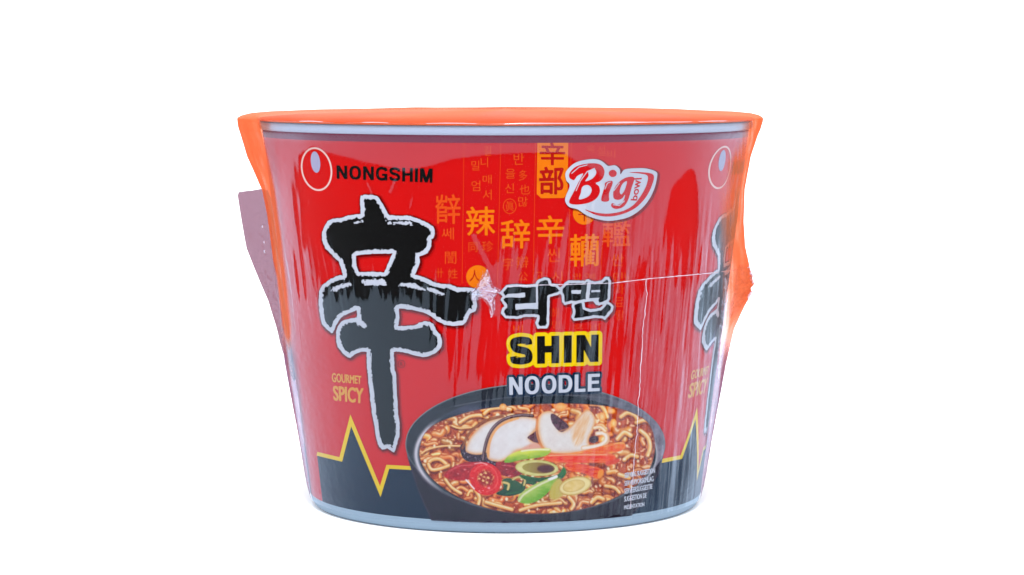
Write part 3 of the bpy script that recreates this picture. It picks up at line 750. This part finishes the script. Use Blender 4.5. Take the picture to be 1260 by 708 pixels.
# print the picture on the wall, one mesh for each thing it shows
def vc_mat(name, attr='ink'):
    m, nt, out = new_mat(name)
    p = nt.nodes.new('ShaderNodeBsdfPrincipled'); a = nt.nodes.new('ShaderNodeVertexColor'); a.layer_name = attr
    nt.links.new(a.outputs[0], p.inputs['Base Color']); p.inputs['Roughness'].default_value = .45
    p.inputs['Specular IOR Level'].default_value = .03
    nt.links.new(p.outputs[0], out.inputs[0]); return m
M['picture'] = vc_mat('picture_print')
mean = IMG.mean(axis=2, keepdims=True); pm = (IDM > 1)[..., None]
IMG = np.where(pm, np.clip((mean+(IMG-mean)*1.12)*1.04, 0, 255), IMG)
for _ in range(2):
    for ax in (0, 1): IMG = (np.roll(IMG, 1, ax)+2*IMG+np.roll(IMG, -1, ax))/4
LIN = np.clip(lin(np.clip(IMG, 0, 255))/GAIN, 0.001, .9)
W3 = on_wall(GX, GY, 0.12*8)
names = {1: ('pictured_bowl', 'printed picture of a dark bowl of noodle soup'), 2: ('broth', None), 3: ('noodles', None), 4: ('mushroom_slice', None), 5: ('mushroom_slice', None), 6: ('mushroom_slice', None), 7: ('carrot_strip', None), 8: ('carrot_strip', None), 9: ('carrot_strip', None), 10: ('chilli_piece', None), 11: ('chilli_piece', None), 12: ('chilli_slice', None), 13: ('spring_onion', None), 14: ('spring_onion', None), 15: ('spring_onion', None), 16: ('spring_onion', None), 17: ('spring_onion', None)}
fid = IDM[:-1, :-1]; gi = np.arange(pw*ph).reshape(ph, pw); bowl_o = None
fid = np.where(GY[:-1, :-1] > 643.5, 0, fid)
Zc = W3[..., 2]; fid = np.where(Zc[:-1, :-1] < ZB+1, 0, fid)
for k, (nm, lab) in names.items():
    j, i = np.nonzero(fid == k)
    if not len(j): continue
    Q = np.stack([gi[j, i], gi[j, i+1], gi[j+1, i+1], gi[j+1, i]], -1)
    u, inv = np.unique(Q, return_inverse=True)
    me = fast_quads(nm, W3.reshape(-1, 3)[u], inv.reshape(Q.shape))
    ca = me.color_attributes.new('ink', 'FLOAT_COLOR', 'POINT')
    cc = np.ones((len(u), 4), np.float32); cc[:, :3] = LIN.reshape(-1, 3)[u]
    ca.data.foreach_set('color', cc.ravel())
    o = link(nm, me, M['picture'], cup if k == 1 else bowl_o, lab)
    if k == 1: bowl_o = o

# ================================================================== shrink film
def zy(y): return (611.5-np.asarray(y, float))/(611.5-156.5)*ZL      # side height of a photo row
LY = [(140,29),(150,28),(165,25),(190,21),(212,14),(232,8),(260,6),(300,6),(350,7),(400,8),(440,9),(490,6.5),(535,4),(580,2.5),(600,1.5),(625,1)]
RY = [(140,16),(148,15),(165,10),(190,5),(230,3),(270,7),(300,13),(325,22),(345,28),(358,27),(372,22),(400,13),(440,9),(490,6.5),(535,4),(580,2.5),(600,1.5),(625,1)]
def tab(T, z):
    zz = zy([t[0] for t in T])[::-1]; vv = np.array([t[1] for t in T], float)[::-1]
    return np.interp(z, zz, vv)
def film_r(th, z):
    """film radius: tight on the front, standing off at the sides"""
    deg = np.degrees(th)
    wl = smst(54, 86, -deg); wr = smst(56, 86, deg)
    base = Rw(np.minimum(z, ZL))+1.9
    lip = smst(ZL-14, ZL-1, z)*4.6
    crum = smst(28, 0, np.abs(z-zy(350)))*wr
    wrk = (vnoise(deg, z, 2.2, 71)-.5)*.5*smst(0, 60, zy(250)-z)+(vnoise(deg*1.1, z*.25, 1.4, 72)-.5)*.35
    side = wl*tab(LY, z)+wr*tab(RY, z)
    return base+np.maximum(lip, side+lip*(1-wl-wr))+wrk*.6+crum*((vnoise(deg*1.0, z, 4.5, 73)-.5)*7+(vnoise(deg*2, z, 1.8, 74)-.5)*4)

# painted veil of reflections: how strongly the film's gloss shows at each spot
gx = [330, 352, 372, 385, 400, 450, 500, 530, 560, 600, 650, 690, 712, 750, 790, 815, 832, 850, 868, 900]
gy = [168, 180, 192, 200, 212, 235, 262, 300, 340, 362, 380, 410, 450, 490, 530, 580, 645]
GV = np.array([
 [1.2,1.2,1.1,1.1,1.1,1.1,1.1,1.1,1.1,1.1,1.1,1.1,1.1,1.1,1.1,1.1,1.1,1.1,1.1,1.2],
 [1.2,1.1, .8, .5, .8,1.1,1.1,1.1,1.1,1.1,1.1,1.1,1.1,1.1,1.1,1.1,1.1,1.1,1.1,1.2],
 [1.2,1.0, .3,-.1, .3, .8,1.0,1.0, .7, .4, .2, .2, .9,1.1,1.1,1.1,1.1,1.1,1.1,1.2],
 [1.2,1.0, .2,-.1,-.1, .5, .9, .7, .2,-.1,-.1,-.1, .5,1.0,1.1,1.1,1.0, .8,1.0,1.2],
 [1.2,1.0, .1,-.1,-.1,-.1, .5, .1,-.1,-.1,-.1,-.1, .1, .7,1.1,1.1, .8, .3,1.0,1.2],
 [1.2,1.0, .1,-.1,-.1, .0, .2,-.1,-.1,-.1,-.1, .0, .1, .5,1.1,1.0, .2, .0,1.0,1.2],
 [1.2,1.0, .1,-.1,-.1,-.1,-.1,-.1,-.1,-.1, .0, .2, .5, .8,1.0, .9,-.1,-.1,1.0,1.2],
 [1.2,1.0, .2,-.1,-.1,-.1,-.1,-.1,-.1, .1, .3, .35, .4, .5, .8, .8, .0,-.1,1.0,1.2],
 [1.2,1.0, .6, .2, .0, .0, .0, .0, .1, .3, .35, .35, .4, .45, .6, .7, .4, .5,1.0,1.2],
 [1.2,1.0, .8, .6, .4, .4, .4, .35, .3, .3, .35, .35, .4, .5, .7, .9, .9,1.0,1.0,1.2],
 [1.2,1.1,1.0,1.0, .9, .9, .9, .5, .4, .4, .4, .4, .45, .5, .8,1.0,1.0,1.0,1.0,1.2],
 [1.2,1.1,1.1,1.1,1.1,1.1,1.1, .7, .45, .4, .4, .4, .45, .55, .9,1.0,1.0,1.0,1.0,1.2],
 [1.2,1.1,1.1,1.1,1.1,1.1,1.1,1.0, .6, .4, .45, .45, .5, .6, .9,1.1,1.1,1.1,1.0,1.2],
 [1.2,1.1,1.1,1.1,1.1,1.1,1.1,1.1, .9, .7, .7, .7, .7, .8,1.0,1.1,1.1,1.1,1.0,1.2],
 [1.2,1.1,1.1,1.1,1.1,1.1,1.1,1.1,1.1,1.0, .9, .9, .9,1.0,1.0,1.1,1.1,1.1,1.0,1.2],
 [1.2,1.1,1.1,1.1,1.1,1.1,1.1,1.1,1.1,1.1,1.1,1.1,1.1,1.1,1.1,1.1,1.1,1.1,1.0,1.2],
 [1.2,1.1,1.1,1.1,1.1,1.1,1.1,1.1,1.1,1.1,1.1,1.1,1.1,1.1,1.1,1.1,1.1,1.1,1.0,1.2]])
def bil(X, Y):
    fx = np.interp(X, gx, np.arange(len(gx))); fy = np.interp(Y, gy, np.arange(len(gy)))
    i = np.clip(fx.astype(int), 0, len(gx)-2); j = np.clip(fy.astype(int), 0, len(gy)-2); a = fx-i; b = fy-j
    return (GV[j, i]*(1-a)+GV[j, i+1]*a)*(1-b)+(GV[j+1, i]*(1-a)+GV[j+1, i+1]*a)*b
def veil_mask(X, Y):
    L = bil(X, Y)
    sl = np.where(X < 640, (X-560)*-.0012, (X-640)*.0006)
    U = X+(Y-450)*(.09-np.clip((600-X)/200, 0, 1)*.2)
    n = vnoise(U, Y*.05, 3.9, 81)*.55+vnoise(U, Y*.04, 1.9, 82)*.35+vnoise(U, Y*.03, 9, 83)*.3
    amp = smst(235, 300, Y)*(1-.6*smst(520, 620, Y))+.0
    amp = np.where(X < 380, .9*smst(190, 260, Y)+.2, amp)
    v = L+(n-.6)*(1.5+.6*smst(600, 640, X)*smst(800, 760, X))*amp
    sharp = .065+.1*smst(380, 330, X)
    v = smst(.5-sharp, .5+sharp, v)
    fine = (vnoise(U, Y*.04, 1.5, 84)-.5)*smst(600, 780, X)+(vnoise(U, Y*.04, 3.2, 85)-.5)*smst(640, 760, X)
    rl = 1-np.abs(2*vnoise(U+.6*np.sin(Y*.05), Y*.012, 4.6, 86)-1); r2 = 1-np.abs(2*vnoise(U, Y*.02, 8.5, 87)-1)
    ridge_shine = smst(.90, .99, rl)+.7*smst(.95, 1., r2)  # thin bright lines along wrinkles, painted into the veil
    v = v+ridge_shine*1.0*(.25+.75*smst(690, 800, X))*smst(560, 640, X)*smst(270, 350, Y)
    v = v+ridge_shine*.7*smst(470, 380, X)*smst(280, 340, Y)*smst(430, 370, Y)
    edge = smst(400, 345, X)+smst(830, 900, X)
    v = v*(1+1.1*fine*smst(200, 330, Y))+edge*.3*v
    # small painted smears of reflection between the script columns and below the brand name
    for (xa, ya, xb, yb, r) in [(583,291,603,330,3.0),(603,330,612,385,4.5),(612,325,607,350,3),(648,300,637,343,1.8),(668,330,676,290,1.4),(690,320,697,285,1.2),(480,236,486,222,1.6),(452,226,458,240,.8),(507,244,504,256,.8)]:
        d = seg_dist(X, Y, [(xa, ya), (xb, yb)], False)
        v = np.maximum(v, smst(r+.8, r-.6, d)*.9)
    return v
NC = 1000
tf = np.radians(np.concatenate([np.linspace(-96, 96, NC), np.linspace(96, 264, 90)[1:]]))
zr = np.concatenate([np.linspace(5, ZL-16, 262), np.linspace(ZL-16, ZL+12, 16)[1:]])
TH, ZZ = np.meshgrid(tf, zr)
RR = film_r(((TH+np.pi) % (2*np.pi))-np.pi, ZZ)
back = smst(math.radians(92), math.radians(130), TH)*smst(math.radians(264), math.radians(230), TH)
RR = np.where(TH > math.radians(96), (1-back)*RR+back*(Rw(np.minimum(ZZ, ZL))+3+6*smst(ZL-60, ZL, ZZ)), RR)
RR = RR-smst(ZB+16, 5, ZZ)*1.1
FV = np.stack([RR*np.sin(TH), -RR*np.cos(TH), ZZ], -1)
# top sheet over the lid
top = []
rim_r = RR[-1]
for f, dz in [(.997, 1.6), (.985, 3.8), (.96, 5.8), (.9, 7.8), (.8, 9.2), (.6, 10.6), (.3, 11.6), (.001, 12)]:
    r = rim_r*f
    w = (vnoise(np.degrees(tf), np.full_like(tf, f*100), 14, 91)-.5)*1.6*(1-f*.3)
    top.append(np.stack([r*np.sin(tf), -r*np.cos(tf), np.full_like(tf, ZL+12+dz)+w], -1))
FV = np.concatenate([FV, np.array(top)])
nr, nc = FV.shape[:2]
gi2 = np.arange(nr*nc).reshape(nr, nc)
Q = np.stack([gi2[:-1, :-1], gi2[:-1, 1:], gi2[1:, 1:], gi2[1:, :-1]], -1).reshape(-1, 4)
fm = fast_quads('shrink_film', FV.reshape(-1, 3), Q); smooth(fm)
px, py = proj(FV)
dg = None
THf = np.concatenate([TH, np.tile(tf, (8, 1))]); ZZf = np.concatenate([ZZ, np.full((8, nc), ZL+14)])
dg = np.degrees(THf)
gl = veil_mask(px, py)
gl = np.where(np.abs(THf) > math.radians(91), 1.0, gl)
gl = np.where(ZZf > ZL-2, .5, gl)
gl = np.where(ZZf > ZL+12.5, .12, gl)
# orange tint of the film where it was not shrunk down: shoulders and the top
dg = np.degrees(THf)
RF = np.sqrt(FV[..., 0]**2+FV[..., 1]**2); out_by = RF*np.abs(np.sin(THf))-(Rw(np.minimum(ZZf, ZL))+0.5)
left = FV[..., 0] < 0
org = np.where(left, smst(-1, 3, out_by)*smst(zy(425), zy(380), ZZf), smst(-1, 3, out_by)*smst(zy(480), zy(350), ZZf)*.85)
org = np.where(ZZf > ZL+2, np.maximum(org, .9*smst(ZL+11, ZL+13, ZZf)), org)
rb = np.interp(py, [150, 175, 200, 240, 300, 330, 370, 420, 470], [924, 914, 899, 893, 893, 896, 895, 894, 892])
org = np.maximum(org, np.where(~left & (dg < 97), smst(-9, 12, px-rb+(vnoise(px, py*.06, 2.2, 98)-.5)*8)*smst(zy(470), zy(330), ZZf), 0))
li = np.interp(py, [150, 200, 232, 290, 340, 400, 425], [318, 329, 336, 344, 350, 356, 356])
lo = np.interp(py, [231, 232, 290, 340, 400, 425], [280, 320, 329, 341, 348, 353])
org = np.where(left & (dg > -100), smst(4, -1, px-li)*smst(-2, 2, px-lo)*smst(zy(428), zy(400), ZZf), org)
org = np.where(ZZf > ZL+2, np.maximum(org, .9*smst(ZL+11, ZL+13, ZZf)), org)
org = org*np.where(ZZf > ZL+11, .85+.3*vnoise(dg, ZZf, 9, 95), .66+.5*vnoise(dg*1.5, ZZf*.12, 2.6, 95)+.1*vnoise(dg, ZZf, 9, 96))
side_out = smst(-5, 4, out_by)*smst(zy(395), zy(440), ZZf)*smst(-2, 8, ZZf)*.9
mv = side_out*(1-smst(0, .6, org)); mv = mv*(.7+.6*vnoise(dg*2, ZZf*.2, 2.5, 97))
top_ = ZZf > ZL+12.5
gl = gl*(1-.92*smst(-2, 3, out_by)*(1-top_))
gl = np.where(top_, .34+.16*vnoise(dg, ZZf*3, 12, 99), gl*(1-.85*np.clip(org, 0, 1)))
for nm, arr in (('veil_mask', gl), ('tint', np.clip(org, 0, 1)), ('mauve', np.clip(mv, 0, 1))):
    at = fm.attributes.new(nm, 'FLOAT', 'POINT'); at.data.foreach_set('value', arr.astype(np.float32).ravel())
def film_mat(name, attrs=True, veil=.036, tint=(1, 1, 1), body=(.9, .85, .9), dens=0.0, cap=.30):
    m, nt, out = new_mat(name); N = nt.nodes; Lk = nt.links
    tr = N.new('ShaderNodeBsdfTransparent'); gl = N.new('ShaderNodeBsdfGlossy'); gl.inputs['Roughness'].default_value = .16
    gl.inputs['Color'].default_value = (.60, .78, 1.0, 1)
    df = N.new('ShaderNodeBsdfDiffuse'); tl = N.new('ShaderNodeBsdfTranslucent')
    ad = N.new('ShaderNodeMixShader'); ad.inputs[0].default_value = .5
    Lk.new(df.outputs[0], ad.inputs[1]); Lk.new(tl.outputs[0], ad.inputs[2])
    for d in (df, tl): d.inputs[0].default_value = (*body, 1)
    m1 = N.new('ShaderNodeMixShader'); Lk.new(tr.outputs[0], m1.inputs[1]); Lk.new(ad.outputs[0], m1.inputs[2])
    m2 = N.new('ShaderNodeMixShader'); Lk.new(m1.outputs[0], m2.inputs[1]); Lk.new(gl.outputs[0], m2.inputs[2])
    fr = N.new('ShaderNodeFresnel'); fr.inputs[0].default_value = 1.5
    mm = N.new('ShaderNodeMath'); mm.operation = 'MULTIPLY'; mm.inputs[1].default_value = veil/.04
    mn_ = N.new('ShaderNodeMath'); mn_.operation = 'MINIMUM'; mn_.inputs[1].default_value = cap
    Lk.new(fr.outputs[0], mm.inputs[0])
    bp = N.new('ShaderNodeBump'); tcn = N.new('ShaderNodeTexCoord'); mp = N.new('ShaderNodeMapping'); nz = N.new('ShaderNodeTexNoise')
    mp.inputs['Scale'].default_value = (1, 1, .12); nz.inputs['Scale'].default_value = 420; nz.inputs['Detail'].default_value = 3
    Lk.new(tcn.outputs['Object'], mp.inputs[0]); Lk.new(mp.outputs[0], nz.inputs['Vector']); Lk.new(nz.outputs['Fac'], bp.inputs['Height'])
    bp.inputs['Strength'].default_value = .12; bp.inputs['Distance'].default_value = .0004
    Lk.new(bp.outputs[0], gl.inputs['Normal'])
    if attrs:
        a1 = N.new('ShaderNodeAttribute'); a1.attribute_name = 'veil_mask'
        a2 = N.new('ShaderNodeAttribute'); a2.attribute_name = 'tint'
        mr = N.new('ShaderNodeMapRange'); mr.inputs[3].default_value = .01; mr.inputs[2].default_value = 1
        mr.clamp = False
        mr.inputs[4].default_value = 1.0; Lk.new(a1.outputs['Fac'], mr.inputs[0])
        m3 = N.new('ShaderNodeMath'); m3.operation = 'MULTIPLY'; Lk.new(mr.outputs[0], m3.inputs[0]); Lk.new(mm.outputs[0], m3.inputs[1])
        Lk.new(m3.outputs[0], mn_.inputs[0])
        cm = N.new('ShaderNodeMix'); cm.data_type = 'RGBA'; cm.inputs[6].default_value = (1, 1, 1, 1); cm.inputs[7].default_value = (1, .34, .17, 1)
        gc = N.new('ShaderNodeMix'); gc.data_type = 'RGBA'; gc.inputs[6].default_value = (.60, .78, 1.0, 1); gc.inputs[7].default_value = (1, .46, .30, 1)
        Lk.new(a2.outputs['Fac'], gc.inputs[0]); Lk.new(gc.outputs[2], gl.inputs['Color'])
        Lk.new(a2.outputs['Fac'], cm.inputs[0]); Lk.new(cm.outputs[2], tr.inputs[0])
        m4 = N.new('ShaderNodeMath'); m4.operation = 'MULTIPLY'; m4.inputs[1].default_value = .62; Lk.new(a2.outputs['Fac'], m4.inputs[0])
        a3 = N.new('ShaderNodeAttribute'); a3.attribute_name = 'mauve'
        m5 = N.new('ShaderNodeMath'); m5.operation = 'MULTIPLY_ADD'; m5.inputs[1].default_value = .8; m5.use_clamp = True
        Lk.new(a3.outputs['Fac'], m5.inputs[0]); Lk.new(m4.outputs[0], m5.inputs[2]); Lk.new(m5.outputs[0], m1.inputs[0])
        hu = N.new('ShaderNodeMix'); hu.data_type = 'RGBA'; hu.inputs[6].default_value = (.80, .205, .085, 1); hu.inputs[7].default_value = (.27, .10, .20, 1)
        Lk.new(a3.outputs['Fac'], hu.inputs[0])
        for d in (df, tl): Lk.new(hu.outputs[2], d.inputs[0])
        cm2 = N.new('ShaderNodeMix'); cm2.data_type = 'RGBA'; cm2.inputs[7].default_value = (.55, .35, .48, 1)
        Lk.new(a3.outputs['Fac'], cm2.inputs[0]); Lk.new(cm.outputs[2], cm2.inputs[6]); Lk.new(cm2.outputs[2], tr.inputs[0])
    else:
        tr.inputs[0].default_value = (*tint, 1); m1.inputs[0].default_value = dens
        Lk.new(mm.outputs[0], mn_.inputs[0])
    Lk.new(mn_.outputs[0], m2.inputs[0])
    Lk.new(m2.outputs[0], out.inputs[0])
    return m
M['film'] = film_mat('clear_shrink_film')
film = link('shrink_film', fm, M['film'], cup, 'clear shrink film with vertical wrinkles and orange tinted shoulders')

# welded seam and the tear line: thin raised threads of film
M['seam'] = film_mat('film_seam', False, .2, (1, .9, .9), (.95, .8, .84), .5)
def thread(name, pts, rad, jit, parent, step=2.5):
    P = []
    for a, b in zip(pts[:-1], pts[1:]):
        n = max(1, int(math.dist(a, b)/step))
        for i in range(n): P.append((a[0]+(b[0]-a[0])*i/n, a[1]+(b[1]-a[1])*i/n))
    P.append(pts[-1]); P = np.array(P)
    P += (rng.random(P.shape)-.5)*jit
    W = on_wall(np.minimum(P[:, 0], 883), P[:, 1], 2.6)
    for i, (x, y) in enumerate(P):
        if x > 883:
            r = float(film_r(np.array(math.radians(86)), np.array(zy(y))))
            W[i] = on_plane(np.array(x), np.array(y), -40-(925-x)*1.6)
    n = 6; V = []; Fc = []
    for i, w in enumerate(W):
        t = Vector((W[min(i+1, len(W)-1)]-W[max(i-1, 0)]).tolist()).normalized()
        a = t.orthogonal().normalized(); b = t.cross(a); rr = rad*random.uniform(.5, 1.3)
        for k in range(n):
            q = 2*math.pi*k/n; V.append(Vector(w.tolist())+a*math.cos(q)*rr+b*math.sin(q)*rr)
    for i in range(len(W)-1):
        for k in range(n): Fc.append([i*n+k, i*n+(k+1) % n, (i+1)*n+(k+1) % n, (i+1)*n+k])
    me = np_mesh(name, np.array([v[:] for v in V]), Fc); smooth(me)
    return link(name, me, M['seam'], parent)
thread('film_seam', [(598,357),(606,359),(616,361)], .5, .4, film)
thread('film_seam', [(622,353),(660,351),(690,350.5),(755,348.5),(775,346),(800,343),(840,339.5),(872,336.5),(900,333),(926,328.5)], .5, .35, film)
thread('tear_line', [(795,345),(796,362),(794,382),(791,405),(789,440),(787.5,470),(785,500),(784,530),(781,560),(778,592),(775,626)], .45, 1.5, film, 4)

def lip_thread():
    a = np.radians(np.linspace(-84, 84, 260)); n = 6; V = []; Fc = []
    for i, t in enumerate(a):
        r = RT+5.6; z = ZL+12.4+(vnoise(np.array([math.degrees(t)]), np.array([0.]), 9, 131)[0]-.5)*2.4
        rad = .35+.9*vnoise(np.array([math.degrees(t)]), np.array([5.]), 7, 132)[0]
        for k in range(n):
            q = 2*math.pi*k/n; rr = r+rad*math.cos(q)
            V.append((rr*math.sin(t), -rr*math.cos(t), z+rad*math.sin(q)))
    for i in range(len(a)-1):
        for k in range(n): Fc.append([i*n+k, i*n+(k+1) % n, (i+1)*n+(k+1) % n, (i+1)*n+k])
    me = np_mesh('film_fold', np.array(V), Fc); smooth(me); link('film_fold', me, M['seam'], film)
lip_thread()

# crumpled knots of film
M['knot'] = film_mat('crumpled_film', False, .5, (.97, .86, .88), (.95, .86, .88), .12)
def knot(name, outline, amp, seed, parent, flat=None, layer=2.0, res=1.0, lift=0.0):
    P = catmull(outline, True, 3)
    xs = [p[0] for p in P]; ys = [p[1] for p in P]
    X, Y = np.meshgrid(np.arange(min(xs), max(xs)+res, res), np.arange(min(ys), max(ys)+res, res))
    d = sdf(X, Y, [P]); W = on_wall(X, Y, 0) if flat is None else on_plane(X, Y, flat)
    h = (vnoise(X, Y, 5, seed)*.5+vnoise(X+Y*.5, Y, 2.4, seed+1)*.35+vnoise(X, Y, 1.3, seed+2)*.15)
    h = 1-np.abs(2*h-1)
    h = layer+amp*h*smst(0, 4, d)+lift*smst(0, 6, d)
    nrm = W*np.array([1, 1, 0]); nrm = nrm/np.linalg.norm(nrm, axis=-1, keepdims=True)
    if flat is not None: nrm = np.zeros_like(nrm)+np.array([0, -1, 0])
    W = W+nrm*h[..., None]
    ny, nx = X.shape; g = np.arange(nx*ny).reshape(ny, nx)
    ok = (d > 0); ok = ok[:-1, :-1] & ok[1:, :-1] & ok[:-1, 1:] & ok[1:, 1:]
    j, i = np.nonzero(ok)
    Qk = np.stack([g[j, i], g[j, i+1], g[j+1, i+1], g[j+1, i]], -1)
    u, inv = np.unique(Qk, return_inverse=True)
    me = fast_quads(name, W.reshape(-1, 3)[u], inv.reshape(Qk.shape))
    o = link(name, me, M['knot'], parent)
    return o
knot('film_crumple_or_glint', [(586,352),(594,338),(600,331),(604,342),(608,352),(616,357),(610,366),(609,384),(604,392),(601,378),(592,368),(582,372),(578,362)], 6.0, 101, film, res=.8)
knot('film_crumple_or_glint', [(908,326),(924,326),(929,336),(928,352),(922,368),(910,382),(898,392),(896,380),(902,362),(904,344)], 9.0, 111, film, flat=-30, res=.9)
for gx_, gy_, gr_ in [(323.5,279,1.7),(325.5,298,1.5),(326,309.5,1.9),(353,437,1.3)]:  # tiny shiny flakes added as glints on the tab
    knot('film_crumple_or_glint', [(gx_-gr_, gy_), (gx_, gy_-gr_*1.3), (gx_+gr_, gy_), (gx_, gy_+gr_*1.4)], 3.0, int(gy_), film, flat=-8, res=.4)
knot('film_crumple_or_glint', [(889,352),(893,340),(896,360),(893,400),(888,440),(884,470),(882,440),(886,395)], 3.0, 117, film, flat=-100, res=.9)

# stiff tab of film standing out at the left
M['tab'] = film_mat('folded_film_tab', False, .03, (.60, .44, .50), (.14, .085, .11), .28)
TABO = [(293.6,236.6),(300,235.6),(310,234.6),(321,232.6),(330,234),(340,262),(348,300),(354,345),(360,392),(364,430),(366,462),(362,470),(356,458),(350.5,442),(345,423),(340,403),(330,370),(320,347),(311,325),(303.5,306),(297,270),(292.4,241)]
def tab_place(x, y):
    wv = 1.2*np.sin((x-290)/8.0-(y-236)*.035)+(vnoise(x, y, 22, 121)-.5)*2.5+(vnoise(x, y, 3.5, 122)-.5)*2.2*smst(14, 0, np.abs(x-324-(y-280)*.16))*smst(250, 290, y)
    W = on_plane(x, y, 25); W[..., 1] += wv
    return W
def tab_mesh():
    o = field_obj('film_tab', lambda X, Y: sdf(X, Y, [TABO]), (288, 229, 368, 486), 1.0, 0, M['tab'], film, 'mauve folded tab of film', place=tab_place)
    smooth(o.data)
    sm = o.modifiers.new('thickness', 'SOLIDIFY'); sm.thickness = .00012
tab_mesh()

# ================================================================== white table, light, camera
tm = bpy.data.meshes.new('tabletop'); b = bmesh.new()
bmesh.ops.create_circle(b, cap_ends=True, segments=128, radius=30.0); b.to_mesh(tm); b.free()
m, nt, out = new_mat('white_tabletop'); p = nt.nodes.new('ShaderNodeBsdfDiffuse'); p.inputs[0].default_value = (.92, .925, .93, 1)
nt.links.new(p.outputs[0], out.inputs[0])
tb = link('tabletop', tm, m, None); tb.location.z = -5.05*S; tb['kind'] = 'structure'; tb['label'] = 'plain white surface under the cup'

w = bpy.data.worlds.new('World'); scene.world = w; w.use_nodes = True
bg = w.node_tree.nodes['Background']; bg.inputs[0].default_value = (1.0, 1.02, 1.06, 1); bg.inputs[1].default_value = 1.7
sun = bpy.data.lights.new('sun', 'SUN'); sun.energy = 2.0; sun.angle = math.radians(9); sun.color = (1, .985, .96)
so = bpy.data.objects.new('sun', sun); col.objects.link(so)
so.rotation_euler = (math.radians(31), 0, 0)

cam = bpy.data.cameras.new('camera'); co = bpy.data.objects.new('camera', cam); col.objects.link(co)
co.location = (0, -D*S, HC*S); co.rotation_euler = (math.pi/2-PITCH, 0, 0)
cam.sensor_width = 36; cam.lens = 36*F/1260; cam.shift_x = (630-CX)/1260; cam.clip_start = .01; cam.clip_end = 200
scene.camera = co
scene.view_settings.view_transform = 'Standard'; scene.view_settings.look = 'None'
scene.view_settings.exposure = 0; scene.view_settings.gamma = 1
scene.cycles.max_bounces = 12; scene.cycles.transparent_max_bounces = 24
